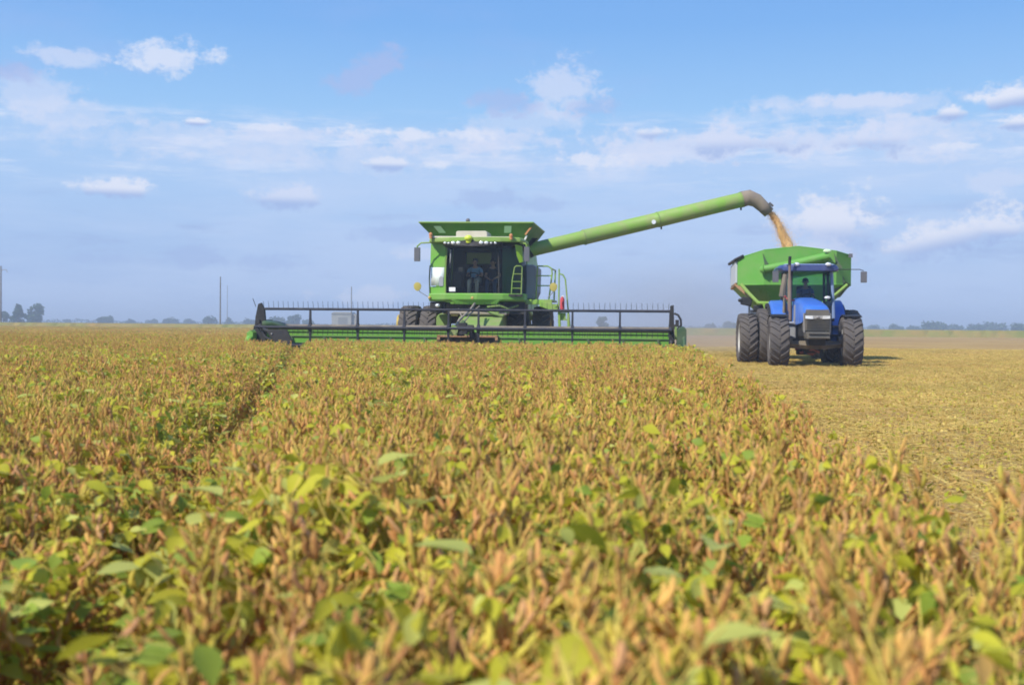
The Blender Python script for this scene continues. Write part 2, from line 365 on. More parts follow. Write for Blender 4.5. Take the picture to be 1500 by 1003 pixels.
# ------------------------------------------------------------------ people (seated)
def skinned(name, V, E, rad, m, parent, sub=2, extra=None):
    me = bpy.data.meshes.new(name); me.from_pydata([tuple(v) for v in V], E, []); me.materials.append(m)
    o = bpy.data.objects.new(name, me); col.objects.link(o); o.parent = parent
    q = o.modifiers.new('skin', 'SKIN'); q.use_smooth_shade = True
    me.skin_vertices if hasattr(me, 'skin_vertices') else None
    if not me.skin_vertices:
        b = bmesh.new(); b.from_mesh(me); b.verts.layers.skin.verify(); b.to_mesh(me); b.free()
    for i, r in enumerate(rad):
        sv = me.skin_vertices[0].data[i]; sv.radius = (r, r) if not isinstance(r, tuple) else r; sv.use_root = (i == 0)
    if extra:
        for i in extra: me.skin_vertices[0].data[i].use_root = True
    q2 = o.modifiers.new('sub', 'SUBSURF'); q2.levels = sub; q2.render_levels = sub
    return o
def person_seated(loc, rz, label, shirt, trous, sc=1.0, hands=((-.20,-.42,.30),(.20,-.42,.30))):
    """origin at the seat surface under the hips, facing -y"""
    root = empty('person', loc, rz); root.scale = (sc,)*3
    tag(root, label, 'person')
    V = [(0,0,.09),(0,.02,.22),(0,.03,.38),(0,.02,.50),(0,-.01,.575),(0,-.02,.63),(0,-.025,.70),(0,-.03,.76),(0,-.02,.80)]
    r = [(.15,.11),(.13,.10),(.15,.105),(.13,.09),(.052,.052),(.055,.06),(.075,.09),(.072,.088),(.045,.05)]
    E = [(i, i+1) for i in range(8)]
    def chain(start, pts, rs):
        p = start
        for q, rr in zip(pts, rs): V.append(q); r.append(rr); E.append((p, len(V)-1)); p = len(V)-1
        return p
    for s, hd in zip((-1,1), hands):
        chain(0, [(s*.10,-.02,.08),(s*.12,-.24,.08),(s*.13,-.45,.06),(s*.13,-.47,-.16),(s*.13,-.46,-.36),(s*.13,-.49,-.40),(s*.135,-.60,-.42)], [.085,.078,.06,.055,.04,.042,.035])
        ex, ey, ez = s*.25, -.10, .25
        w_ = chain(3, [(s*.10,.01,.50),(s*.185,0,.48),(ex,ey,ez),((ex+hd[0])/2,(ey+hd[1])/2,(ez+hd[2])/2),hd], [.06,.052,.04,.036,.026])
        d = (Vector(hd)-Vector((ex,ey,ez))).normalized(); palm = Vector(hd)+d*.055
        chain(w_, [tuple(palm)], [(.035,.018)])
    nose = len(V); V.append((0,-.118,.715)); r.append(.014); E.append((6, nose))
    body = skinned('body', V, E, r, SKIN, root)
    # fingers and thumb: short chains grown out of each palm
    for s, hd in zip((-1,1), hands):
        FV = []; FE = []; FR = []; roots = []
        ex, ey, ez = s*.25, -.10, .25
        d = (Vector(hd)-Vector((ex,ey,ez))).normalized(); side = Vector((0,0,1)).cross(d).normalized()*s; palm = Vector(hd)+d*.05
        for k, ln in enumerate((.068,.078,.073,.055)):
            b0 = palm + side*(.026-.0175*k) + d*.02; p = len(FV); roots.append(p)
            FV += [tuple(b0), tuple(b0+d*ln*.5), tuple(b0+d*ln*.75+Vector((0,0,-ln*.35))), tuple(b0+d*ln*.65+Vector((0,0,-ln*.75)))]
            FR += [.010,.009,.0085,.007]; FE += [(p,p+1),(p+1,p+2),(p+2,p+3)]
        b0 = palm - d*.02 + side*.03; p = len(FV); roots.append(p)
        FV += [tuple(b0), tuple(b0+side*.025+d*.02), tuple(b0+side*.03+d*.045+Vector((0,0,-.02)))]; FR += [.012,.0105,.009]; FE += [(p,p+1),(p+1,p+2)]
        skinned('fingers', FV, FE, FR, SKIN, root, 1, roots)
        MB().ball((s*.032,-.108,.735), (.012,.008,.008), 0, 8, 5).build('eye', WHITE, root)
        MB().ball((s*.088,-.02,.71), (.014,.022,.034), 0, 8, 6).build('ear', SKIN, root)
        MB().box((s*.032,-.112,.754), (.03,.008,.006)).build('eyebrow', HAIR, root)
    MB().box((0,-.107,.672), (.045,.010,.010)).build('mouth', REDD, root)
    h = MB(); h.ball((0,-.005,.765), (.094,.108,.088), 0, 16, 10); h.build('hair', HAIR, root)
    # shirt and trousers follow the body
    sv = [(0,0,.10),(0,.02,.22),(0,.03,.38),(0,.02,.50),(0,0,.55)]; sr = [(.165,.125),(.148,.115),(.168,.12),(.148,.105),(.065,.065)]
    se = [(0,1),(1,2),(2,3),(3,4)]
    for s in (-1,1):
        n = len(sv); sv += [(s*.11,.01,.495),(s*.19,0,.475),(s*.235,-.06,.33)]; sr += [.075,.066,.056]; se += [(3,n),(n,n+1),(n+1,n+2)]
    skinned('shirt', sv, se, sr, shirt, root)
    tv = [(0,0,.08)]; tr = [(.165,.12)]; te = []
    for s in (-1,1):
        n = len(tv); tv += [(s*.10,-.03,.08),(s*.12,-.24,.08),(s*.13,-.45,.055),(s*.13,-.47,-.16),(s*.13,-.46,-.34)]; tr += [.098,.09,.072,.066,.058]
        te += [(0,n),(n,n+1),(n+1,n+2),(n+2,n+3),(n+3,n+4)]
    skinned('trousers', tv, te, tr, trous, root)
    for s in (-1,1):
        b = MB(); b.path([(s*.13,-.42,-.40),(s*.13,-.50,-.40),(s*.135,-.60,-.425),(s*.137,-.66,-.43)], [.045,.055,.045,.028], 10); b.build('boot', SHOE, root)
    return root

# ------------------------------------------------------------------ combine harvester
CX, CY, CA = -1.43, 34.0, -7.2
combine = empty('combine_harvester', (CX, CY, 0), CA)
tag(combine, 'green combine harvester with a wide header and its unloading auger swung out', 'combine harvester')
def w2l(p):
    q = Vector(p)-Vector((CX,CY,0)); a = R(-CA); return Vector((q.x*math.cos(a)-q.y*math.sin(a), q.x*math.sin(a)+q.y*math.cos(a), q.z))
def l2w(p):
    a = R(CA); return Vector((CX+p[0]*math.cos(a)-p[1]*math.sin(a), CY+p[0]*math.sin(a)+p[1]*math.cos(a), p[2]))

def build_header():
    h = MB()
    # back sheet in two halves, floor, top beam, seams
    for x0, x1 in ((-6.2,-.85),(.80,6.1)):
        h.span(x0, x1, .98, 1.04, .22, .90)
        h.loft([[(x0,-.62,.10),(x0,1.0,.18),(x0,1.0,.22),(x0,-.62,.13)],[(x1,-.62,.10),(x1,1.0,.18),(x1,1.0,.22),(x1,-.62,.13)]])
    h.span(-6.2, 6.1, .94, 1.10, .86, .98)
    h.span(-.85, .80, .98, 1.04, .76, .90)
    h.build('back_sheet', GREEN_P := GREEN, header, bevel=.012)
    s = MB()
    for x0, x1 in ((-6.15,-.95),(.9,6.05)):
        s.span(x0, x1, .945, .98, .705, .735)
        n = 5
        for k in range(n):
            x = x0+(x1-x0)*(k+.62)/n
            s.plate([(x-.03,.93,.71),(x+.03,.93,.71),(x+.09,.90,.46),(x+.03,.90,.44)], (0,.03,0))
    s.build('seam_rail', DKGREEN, header)
    s = MB(); s.span(-.86,.82,1.02,1.10,.20,.80); s.build('feeder_opening', GRIME, header)
    s = MB(); s.span(-.95,.9,.86,.97,.74,.80); s.span(-.95,-.86,.86,.97,.3,.78); s.span(.82,.9,.86,.97,.3,.78); s.build('opening_frame', TAN, header)
    s = MB(); s.lathe_x([(-6.1,.01),(-6.1,.19),(6.0,.19),(6.0,.01)], (0,.42,.34), 20)
    for side, x0, x1 in ((1,-6.1,-.6),(-1,6.0,.6)):
        n = 110; rings = []
        for k in range(n+1):
            a = side*k*2*math.pi/11; x = x0+(x1-x0)*k/n
            rings.append([(x,.42+r_*math.cos(a),.34+r_*math.sin(a)) for r_ in (.18,.26)])
        s.loft(rings, 0, False, True, closed=False)
    s.build('feed_screw', GRIME, header, solid=.008)
    s = MB(); s.span(-6.1,6.0,-.66,-.60,.10,.14)
    x = -6.1
    while x < 6.0: s.plate([(x,-.64,.12),(x+.05,-.64,.12),(x+.025,-.78,.10)], (0,0,.02)); x += .0762*2
    s.build('cutter_bar', BLACK, header)
    # reel
    zc, rr = 1.0, .54
    for x0, x1, m_ in ((-6.15,-.42,TUBEM),(.42,6.05,TUBEM)):
        s = MB(); s.lathe_x([(x0,.01),(x0,.085),(x1,.085),(x1,.01)], (0,0,zc), 16); s.build('reel_tube', m_, header)
    for a in (90, 180, 270, 0):
        s = MB(); y0, z0 = -rr*math.cos(R(a-0))*1.0, zc+rr*math.sin(R(a))
        s.lathe_x([(-6.15,.005),(-6.15,.038),(6.05,.038),(6.05,.005)], (0,y0,z0), 12)
        x = -6.05; up_ = 1 if a == 90 else (-1)
        while x < 6.0:
            s.path([(x,y0,z0),(x+random.uniform(-.006,.006),y0-.02,z0+up_*.12),(x+random.uniform(-.01,.01),y0-.05,z0+up_*.23)], [.007,.006,.005], 5); x += .152
        s.build('reel_bat', REELM, header)
    for x in (-6.15,-4.62,-3.17,-1.76,-.44,.45,1.82,3.2,4.57,6.0):
        s = MB()
        for a in range(4):
            ca, sa = math.cos(a*math.pi/2), math.sin(a*math.pi/2)
            w0, w1 = .055, .028
            s.loft([[(x-.03,ca*.03-sa*w0,zc+sa*.03+ca*w0),(x+.03,ca*.03-sa*w0,zc+sa*.03+ca*w0),(x+.03,ca*.03+sa*w0,zc+sa*.03-ca*w0),(x-.03,ca*.03+sa*w0,zc+sa*.03-ca*w0)],
                    [(x-.025,ca*rr-sa*w1,zc+sa*rr+ca*w1),(x+.025,ca*rr-sa*w1,zc+sa*rr+ca*w1),(x+.025,ca*rr+sa*w1,zc+sa*rr-ca*w1),(x-.025,ca*rr+sa*w1,zc+sa*rr-ca*w1)]])
        s.lathe_x([(-.04,.01),(-.04,.12),(.04,.12),(.04,.01)], (x,0,zc), 16)
        s.build('reel_spider', REELM, header)
    # centre drive and reel arm
    s = MB(); s.box((-.02,.05,1.0), (.22,.3,.34)); s.lathe_x([(-.34,.01),(-.34,.10),(-.12,.13),(.3,.11),(.34,.01)], (0,.0,1.0), 14); s.box((-.12,.3,.86), (.14,.5,.16)); s.box((.22,.5,.80), (.18,.4,.18)); s.build('reel_drive', BLACK, header)
    s = MB(); s.plate([(-.38,-.1,.98),(-.30,-.1,1.12),(-.12,-.1,1.02),(-.16,-.1,.86),(-.32,-.1,.78)], (0,.08,0)); s.path([(-.2,0,.95),(-.1,.6,1.2),(-.05,1.2,1.0)], .05, 8); s.build('reel_arm', GREEN_D, header)
    s = MB(); s.path([(-.05,2.4,1.78),(-.02,1.4,1.58),(-.08,.8,1.42),(-.20,.4,1.25),(-.26,.12,1.02),(-.22,.05,.9)], .035, 8); s.build('hydraulic_hose', SPOUTG, header); s = MB(); s.path([(.1,2.4,1.7),(.0,1.3,1.45),(-.12,.5,1.12),(-.16,.1,.9)], .022, 7); s.build('hydraulic_hose', SPOUTG, header); s = MB(); s.path([(-.42,1.6,1.6),(-.2,1.0,1.3),(-.3,.3,1.05)], .02, 7); s.build('hydraulic_hose', SPOUTG, header)
    # left end: reel arm, green shield, dark divider
    s = MB(); s.plate([(-6.27,.0,.50),(-5.98,.0,.52),(-5.97,.0,1.0),(-6.02,.0,1.5),(-6.12,.0,1.72),(-6.22,.0,1.68),(-6.30,.0,1.3),(-6.32,.0,1.0)], (0,.10,0)); s.box((-6.2,.5,1.15), (.10,1.2,.14)); s.path([(-6.42,.1,.84),(-6.36,.1,1.0),(-6.3,.1,1.12)], .035, 6); s.path([(-6.3,0,1.6),(-6.4,0,1.85)],.012,5); s.build('reel_end_arm', BLACK, header, bevel=.01)
    s = MB(); s.loft([[(-6.48,-.35,.28),(-6.28,-.35,.26),(-6.26,-.35,.82),(-6.36,-.35,.90),(-6.46,-.35,.82)],[(-6.50,1.2,.2),(-6.22,1.2,.2),(-6.22,1.2,.92),(-6.34,1.2,.98),(-6.50,1.2,.92)]])
    s.loft([[(-6.48,-.35,.28),(-6.28,-.35,.26),(-6.28,-.35,.72),(-6.36,-.35,.76),(-6.46,-.35,.72)],[(-6.42,-1.3,.1),(-6.38,-1.3,.1),(-6.38,-1.3,.13),(-6.4,-1.3,.14),(-6.42,-1.3,.13)]]); s.build('crop_divider', GREEN, header, bevel=.02)
    s = MB(); s.plate([(-5.66,-1.0,.92),(-5.0,-1.0,.92),(-4.84,-1.0,.60),(-5.0,-1.0,.44),(-5.05,-1.05,.27),(-5.14,-1.05,.42),(-5.40,-1.0,.60)], (0,.06,0)); s.path([(-6.15,-.2,.98),(-5.75,-.7,.70),(-5.45,-1.0,.62)],.035,7); s.path([(-6.1,-.2,1.0),(-5.6,-.95,.88)],.045,7); s.ball((-5.45,-1.05,.80),.03,1); s.build('divider_shield', [BLACK, STEEL], header, bevel=.012)
    s = MB(); s.loft([[(-6.0,-.3,1.02),(-5.6,-.4,1.03),(-5.25,-.4,1.0)],[(-6.0,-.3,1.16),(-5.65,-.4,1.13),(-5.25,-.4,1.02)],[(-6.0,.2,1.2),(-5.65,.2,1.16),(-5.25,.2,1.04)]], 0, False, True, closed=False); s.build('deflector', DKGREEN, header, solid=.02)
    # right end
    s = MB(); s.plate([(5.98,-.02,.55),(6.14,-.02,.55),(6.12,-.02,1.0),(6.10,-.02,1.72),(6.0,-.02,1.70),(5.96,-.02,1.1)], (0,.10,0)); s.path([(6.12,-.05,1.48),(6.22,-.1,1.44),(6.30,-.12,1.3),(6.31,-.12,1.15),(6.22,-.1,1.02)], .035, 8); s.box((6.2,-.1,1.2),(.10,.1,.2)); s.box((6.14,.5,1.1),(.08,1.2,.14)); s.ball((6.05,-.1,.62),(.09,.1,.12)); s.ball((6.22,-.12,.56),(.07,.1,.1)); s.build('reel_end_arm', BLACK, header, bevel=.01)
    s = MB(); s.loft([[(6.2,-.45,.36),(6.46,-.45,.34),(6.46,-.45,1.02),(6.40,-.45,1.09),(6.26,-.45,1.08),(6.2,-.45,1.0)],[(6.2,1.2,.2),(6.46,1.2,.2),(6.46,1.2,1.06),(6.40,1.2,1.12),(6.26,1.2,1.12),(6.2,1.2,1.04)]])
    s.loft([[(6.34,-.45,.14),(6.46,-.45,.14),(6.46,-.45,.8),(6.40,-.45,.85),(6.34,-.45,.8)],[(6.40,-1.35,.06),(6.44,-1.35,.06),(6.44,-1.35,.10),(6.42,-1.35,.11),(6.40,-1.35,.10)]]); s.build('end_shield', DKGREEN, header, bevel=.025)
    s = MB(); s.box((6.16,-.2,.92),(.06,.06,.36)); s.build('tie_rod', GREEN_D, header)
    s = MB(); s.box((6.24,-.3,.72),(.04,.05,.3)); s.build('tie_rod', GREEN_D, header)
header = empty('header', (0,0,0), 0, combine)
build_header()

def build_combine():
    c = combine
    # feeder house, axle, frame
    s = MB(); s.loft([[(-.62,1.08,.28),(.78,1.08,.28),(.78,1.08,.80),(-.62,1.08,.80)],[(-.62,3.7,.95),(.78,3.7,.95),(.78,3.7,1.62),(-.62,3.7,1.62)]]); s.span(-.70,.86,1.6,1.72,.5,1.02); s.build('feeder_house', GREEN_D, c, bevel=.02)
    s = MB(); s.path([(-2.6,4.9,.875),(1.9,4.9,.875)], .14, 12); s.span(-.95,.5,4.5,5.3,.7,1.5); s.span(-1.3,1.0,5,9.2,1.15,1.4); s.span(-1.2,.9,3.2,4.4,1.46,1.78); s.build('chassis', GRIME, c, bevel=.02)
    s = MB(); s.span(-.95,.95,2.95,3.15,1.44,1.62); s.path([(-.9,2.9,1.5),(.9,2.9,1.46)],.06,8); s.build('cross_beam', SPOUTG, c, bevel=.02)
    for x0, x1 in ((-1.60,-1.18),(.36,.72)):
        s = MB(); s.loft([[(x0,4.1,.7),(x1,4.1,.7),(x1,4.1,1.34),(x1-.06,4.1,1.44),(x0+.06,4.1,1.44),(x0,4.1,1.34)],[(x0,4.6,.7),(x1,4.6,.7),(x1,4.6,1.4),(x1-.06,4.6,1.5),(x0+.06,4.6,1.5),(x0,4.6,1.4)]]); s.build('final_drive', GREEN_D, c, bevel=.02)
    s = MB(); s.box((.50,3.0,1.52),(.3,.4,.12),rot=(0,20,0)); s.path([(.2,2.9,1.62),(.45,2.8,1.5),(.75,2.85,1.4),(.95,3.0,1.55)],.05,7); s.path([(.55,2.8,1.2),(.9,3.0,1.62),(1.25,3.1,1.74)],.03,7); s.path([(.3,2.7,1.68),(.7,2.7,1.72),(.95,2.9,1.62)],.03,7); s.build('lift_linkage', GREEN_D, c)
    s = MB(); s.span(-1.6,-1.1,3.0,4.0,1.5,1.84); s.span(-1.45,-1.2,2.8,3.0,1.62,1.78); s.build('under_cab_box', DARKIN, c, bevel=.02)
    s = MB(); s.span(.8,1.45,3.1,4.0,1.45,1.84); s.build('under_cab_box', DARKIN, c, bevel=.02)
    # drive wheels (duals), steering wheels
    for x, W, sd_ in ((-2.60,.62,-1),(-1.905,.56,-1),(1.05,.54,1),(1.86,.60,1)):
        wheel(c, (x,4.9,.875), .875, W, .46, sd_, RUBBER2, YELLOW, 22, .042, spin=x)
    for x, sd_ in ((-1.5,-1),(.85,1)): wheel(c, (x,8.9,.6), .6, .42, .32, sd_, RUBBER, YELLOW, 18, .035)
    s = MB(); s.path([(-2.86,4.75,1.1),(-3.02,4.75,1.1)], .34, 16); s.build('hub_extension', YELLOW, c)
    # body
    s = MB(); s.loft([[(-1.66,4.25,1.75),(1.30,4.25,1.75),(1.30,4.25,3.86),(-1.66,4.25,3.86)],[(-1.66,7.6,1.35),(1.30,7.6,1.35),(1.30,7.6,3.86),(-1.66,7.6,3.86)],[(-1.6,9.4,1.3),(1.24,9.4,1.3),(1.24,9.4,3.1),(-1.6,9.4,3.1)]]); s.build('body', GREEN, c, bevel=.05)
    s = MB(); s.loft([[(-1.2,9.35,1.0),(.9,9.35,1.0),(.9,9.35,2.3),(-1.2,9.35,2.3)],[(-1.1,10.3,.9),(.8,10.3,.9),(.8,10.3,1.7),(-1.1,10.3,1.7)]]); s.build('straw_hood', GREEN_D, c, bevel=.04)
    # grain tank with flared extensions
    b0 = [(-1.60,4.45,3.84),(1.20,4.45,3.84),(1.20,7.2,3.84),(-1.60,7.2,3.84)]; t0 = [(-2.18,4.0,4.47),(1.60,4.0,4.45),(1.60,7.7,4.45),(-2.18,7.7,4.47)]
    s = MB(); s.loft([b0, t0], 0, False); s.build('grain_tank', mat('tank_green_paint', (.060,.185,.008), .55, dust=.10), c, solid=.035)
    s = MB(); t1 = [Vector(p) for p in t0]; 
    for i in range(4): s.path([t1[i], t1[(i+1)%4]], .025, 6)
    s.build('tank_rim', GREEN_A, c)
    for x in (-1.51,.75):
        f = lambda z: 4.45-(z-3.84)*.45/.62-.03
        sh = .06 if x < 0 else -.03
        s = MB(); s.plate([(x-.13-sh,f(4.34),4.34),(x+.10-sh,f(4.34),4.34),(x+.13+sh,f(4.14),4.14),(x-.10+sh,f(4.14),4.14)], (0,-.02,.015)); s.build('tank_window', mat('tank_window', (.45,.62,.45), .25), c)
    s = MB(); s.ball((-.56,4.05,4.53),(.07,.07,.07)); s.box((-.56,4.05,4.48),(.12,.1,.04)); s.build('tank_sensor', MIRR, c)
    s = MB(); s.box((1.43,4.12,4.20),(.05,.04,.34),rot=(0,38,0)); s.build('reflector_strip', ORANGE, c)
    s = MB(); s.box((1.34,4.2,3.98),(.05,.04,.16),rot=(0,30,0)); s.build('reflector_strip', WHITE, c)
    # cab
    plan = [(-1.10,4.15),(-1.10,3.15),(-1.06,2.92),(-.85,2.76),(-.45,2.66),(0,2.63),(.40,2.66),(.80,2.78),(1.12,2.96),(1.34,3.22),(1.40,3.55),(1.40,4.15)]
    def outline(k, z, dy=0): return [(x*k+.15*(1-k), 3.4+(y-3.4)*k+dy, z) for x, y in plan]
    s = MB(); s.loft([outline(1.0,2.10), outline(1.01,2.6), outline(.99,3.2), outline(.96,3.62)], 0, False, False, closed=False); g_ = s.build('windscreen', GLASS, cab); 
    for p in g_.data.polygons:
        if p.center.x > .62: p.material_index = 1
        if p.center.x < -1.04: p.material_index = 0
    g_.data.materials.append(GLASSG)
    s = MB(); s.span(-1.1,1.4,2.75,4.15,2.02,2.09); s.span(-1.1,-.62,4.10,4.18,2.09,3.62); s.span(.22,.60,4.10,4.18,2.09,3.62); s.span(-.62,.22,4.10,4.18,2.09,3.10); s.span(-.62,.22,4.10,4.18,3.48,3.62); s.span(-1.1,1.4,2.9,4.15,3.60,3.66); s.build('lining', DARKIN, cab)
    s = MB(); s.span(.60,1.38,3.95,4.18,2.09,3.60); s.build('rear_bulkhead', mat('deep_green_bulkhead', (.03,.16,.05), .6), cab)
    s = MB(); s.span(-.60,.20,4.13,4.15,3.12,3.47); s.build('rear_window', mat('dusty_rear_glass', (.34,.42,.12), .5), cab)
    for (x, y) in ((-1.09,2.98),(1.40,4.1),(-1.10,4.1)):
        s = MB(); s.path([(x,y,2.08),(x*1.0,y,2.7),(x*.97,y,3.64)], .035, 8); s.build('pillar', GREEN_A if y > 3 or x < 0 else DARKIN, cab)
    s = MB(); s.path([(.66,2.735,2.1),(.67,2.72,2.7),(.62,2.79,3.62)], .028, 6); s.build('pillar', DARKIN, cab)
    # skirt under the glass
    s = MB(); sk = lambda z, o: [(-1.66,3.4,z),(-1.62,2.95-o,z),(-1.05,2.70-o,z),(0,2.56-o,z),(.8,2.70-o,z),(1.46,3.0-o,z),(1.48,3.5,z),(1.4,4.0,z),(-1.6,4.0,z)]
    s.loft([sk(1.86,-.02), sk(1.92,.03), sk(2.07,.03), sk(2.11,0)], 0, True); s.loft([[(-.72,2.70,1.76),(.60,2.70,1.76),(.72,2.64,1.90),(-.86,2.64,1.90)],[(-.72,3.2,1.76),(.60,3.2,1.76),(.72,3.2,1.90),(-.86,3.2,1.90)]]); s.build('skirt', GREEN, cab, bevel=.015)
    s = MB(); s.ball((-.15,2.55,1.96),(.045,.02,.05)); s.build('emblem', AMBER, cab)
    # left corner panel: green, with the sky's reflection painted as a white patch
    s = MB(); s.plate([(-1.10,2.95,2.95),(-1.64,3.25,2.95),(-1.62,3.25,3.74),(-1.08,2.95,3.74)], (.01,.03,0)); s.build('corner_panel', GREEN, cab, bevel=.01)
    s = MB(); s.loft([[(-1.11,2.96,2.08),(-1.3,3.02,2.08),(-1.64,3.32,2.08),(-1.66,3.9,2.08)],[(-1.11,2.96,2.36),(-1.3,3.02,2.34),(-1.64,3.32,2.33),(-1.66,3.9,2.33)]], 0, False, False, closed=False); s.build('corner_panel', GREEN, cab, solid=.02)
    s = MB(); s.loft([[(-1.15,2.965,2.36),(-1.35,3.0,2.36),(-1.60,3.2,2.36)],[(-1.13,2.965,2.94),(-1.35,3.0,2.94),(-1.60,3.2,2.94)]], 0, False, True, closed=False); s.build('side_glass', SKYREFL, cab, solid=.02)
    s = MB(); s.loft([[(-1.30,2.97,2.34),(-1.16,2.94,2.34),(-1.16,2.94,2.62),(-1.24,2.96,2.66),(-1.30,2.97,2.6)],[(-1.30,3.05,2.34),(-1.16,3.02,2.34),(-1.16,3.02,2.62),(-1.24,3.0,2.66),(-1.30,3.05,2.6)]]); s.build('side_box', GREYP, cab)
    s = MB(); s.path([(-1.66,3.3,2.05),(-1.68,3.3,2.6),(-1.66,3.3,3.0)], .025, 6); s.path([(-1.66,3.3,3.0),(-1.66,3.6,3.0)], .025, 6); s.build('grab_rail', DKGREEN, cab)
    # roof, visor, lights
    s = MB(); rf = lambda z, k: [(-1.62*k,3.0,z),(-1.55*k,2.66,z),(-.9*k,2.52,z),(0,2.46,z),(.72*k,2.52,z),(1.34*k,2.72,z),(1.42*k,3.1,z),(1.42*k,4.3,z),(-1.62*k,4.3,z)]
    s.loft([rf(3.72,.99), rf(3.76,1.01), rf(3.83,1.0), rf(3.87,.96)]); s.build('roof', GREEN_A, cab, bevel=.015)
    s = MB(); s.loft([[(-1.50,2.60,3.86),(1.12,2.64,3.84),(1.15,3.2,3.84),(-1.5,3.2,3.86)],[(-1.45,2.64,3.91),(1.08,2.68,3.89),(1.08,3.2,3.89),(-1.45,3.2,3.91)]]); s.build('roof_trim', BEIGE, cab)
    s = MB(); s.loft([[(-1.12,2.66,3.76),(-.6,2.52,3.77),(-.15,2.48,3.77),(.3,2.52,3.77),(.80,2.64,3.75)],[(-1.10,2.62,3.64),(-.6,2.47,3.60),(-.15,2.44,3.58),(.3,2.47,3.60),(.78,2.60,3.64)],[(-1.06,2.84,3.58),(-.6,2.72,3.55),(-.15,2.68,3.54),(.3,2.72,3.55),(.74,2.84,3.58)]], 0, False, True, closed=False); s.build('visor', BLACK, cab, solid=.03)
    for x, z, r_ in ((-1.04,3.69,.045),(-.92,3.68,.04),(-.77,3.685,.062),(-.60,3.685,.062),(.13,3.685,.062),(.29,3.685,.062),(.44,3.68,.035),(.57,3.68,.04)):
        y = 2.44+.16*(x+.15)**2
        s = MB(); s.ball((x,y,z),(r_*1.15,.03,r_*.85)); s.build('work_light', LAMP, cab)
    s = MB(); s.path([(-.27,2.52,3.70),(-.27,2.50,3.80)],.10,10); s.ball((-.27,2.46,3.83),(.135,.10,.10)); s.build('beacon', LIME, cab)
    for x, z in ((-1.50,3.90),(1.06,3.86)):
        s = MB(); s.path([(x,2.56,z-.07),(x,2.56,z+.02)], .05, 8); s.ball((x,2.56,z+.05),(.06,.06,.07)); s.build('turn_signal', ORANGE, cab)
    s = MB(); s.loft([[(-.74,2.85,3.90),(.26,2.85,3.90),(.26,2.85,4.05),(.20,2.85,4.09),(-.70,2.85,4.09),(-.74,2.85,4.05)],[(-.74,3.7,3.90),(.26,3.7,3.90),(.26,3.7,4.05),(.20,3.7,4.09),(-.70,3.7,4.09),(-.74,3.7,4.05)]]); s.build('air_intake', BEIGE, cab, bevel=.02)
    # mirrors
    s = MB(); s.path([(-1.45,2.75,3.72),(-1.85,2.75,3.70),(-1.97,2.76,3.60),(-1.98,2.78,3.54)], .028, 7, 1); s.box((-1.98,2.80,3.34),(.19,.08,.44)); s.build('mirror', [MIRR, GREEN_A], cab, bevel=.03)
    s = MB(); s.path([(1.30,2.85,3.70),(1.50,2.82,3.68),(1.53,2.82,3.58)], .028, 7, 1); s.box((1.53,2.84,3.35),(.17,.08,.46)); s.build('mirror', [MIRR, GREEN_A], cab, bevel=.03)
    s = MB(); s.plate([(1.16,2.84,3.66),(1.36,2.92,3.62),(1.40,2.96,3.12),(1.30,2.92,3.08),(1.22,2.88,3.3)], (.02,.05,0)); s.build('corner_panel', mat('bright_green_panel', (.26,.48,.02), .4), cab)
    # cab steps rail on the glass corner
    s = MB()
    s.path([(1.08,2.62,2.10),(1.10,2.62,2.5),(1.17,2.64,2.93),(1.22,2.65,2.97),(1.36,2.70,2.97),(1.40,2.72,2.93),(1.38,2.70,2.10)], .018, 6)
    for z, a in ((2.27,1.085),(2.48,1.10),(2.72,1.13)): s.path([(a,2.62,z),(1.39,2.71,z)], .014, 6)
    s.build('handrail', GREEN_A, cab)
    s = MB(); s.box((-.82,2.70,2.23),(.22,.015,.13),rot=(0,0,-16)); s.build('notice', WHITE, cab)
    s = MB(); s.ball((-1.30,2.76,1.72),(.075,.05,.06)); s.build('headlight', LAMP, cab)
    s = MB(); s.ball((-1.58,2.86,1.97),(.05,.04,.05)); s.build('side_marker', AMBER, cab)
    for x, tx in ((-1.98,-1.66),(2.38,2.2)):
        s = MB(); s.path([(tx,2.95,2.0),(x+(.08 if x<0 else -.02),2.90,2.15),(x,2.88,2.26)], .012, 5, 1); s.lathe_x([(-.02,.001),(-.02,.09),(.02,.09),(.02,.001)], (0,0,0), 12)
        o = MB(); o.path([(tx,2.95,2.0),(x+(.08 if x<0 else -.02),2.90,2.15),(x,2.88,2.26)], .012, 5, 1); o.loft([[(x+rr_*math.cos(a),yy,2.34+rr_*math.sin(a)*(1.0 if math.sin(a)>0 else 1.35)) for a in [2*math.pi*k/12 for k in range(12)]] for yy, rr_ in ((2.84,.05),(2.85,.12),(2.90,.12),(2.92,.05))]); o.build('marker_lamp', [mat('dull_yellow_lens', (.50,.42,.07), .5, dust=.3), STEEL], cab)
    # inside
    for x, nm in ((-.24,1),(.34,1)):
        s = MB(); s.box((x,3.62,2.40),(.46,.46,.12)); s.box((x,3.88,2.76),(.44,.10,.66),rot=(-8,0,0)); s.path([(x,3.65,2.08),(x,3.65,2.4)],.12,10); s.build('seat', SEATM, cab, bevel=.03)
    s = MB(); s.path([(-.22,2.95,2.08),(-.22,3.05,2.62)], .04, 8); s.path([(-.22+.17*math.cos(a),3.07+.10*math.sin(a),2.68+.10*math.sin(a)) for a in [2*math.pi*k/16 for k in range(17)]], .016, 6); s.build('steering_wheel', BLACK, cab)
    s = MB(); s.box((-.72,3.35,2.55),(.24,.5,.5)); s.box((-.62,3.1,2.86),(.22,.04,.18)); s.path([(-.92,2.85,2.9),(-.90,2.82,3.5)],.025,6,1); s.build('console', [mat('console_plastic',(.05,.05,.05),.6), GREYP], cab, bevel=.02)
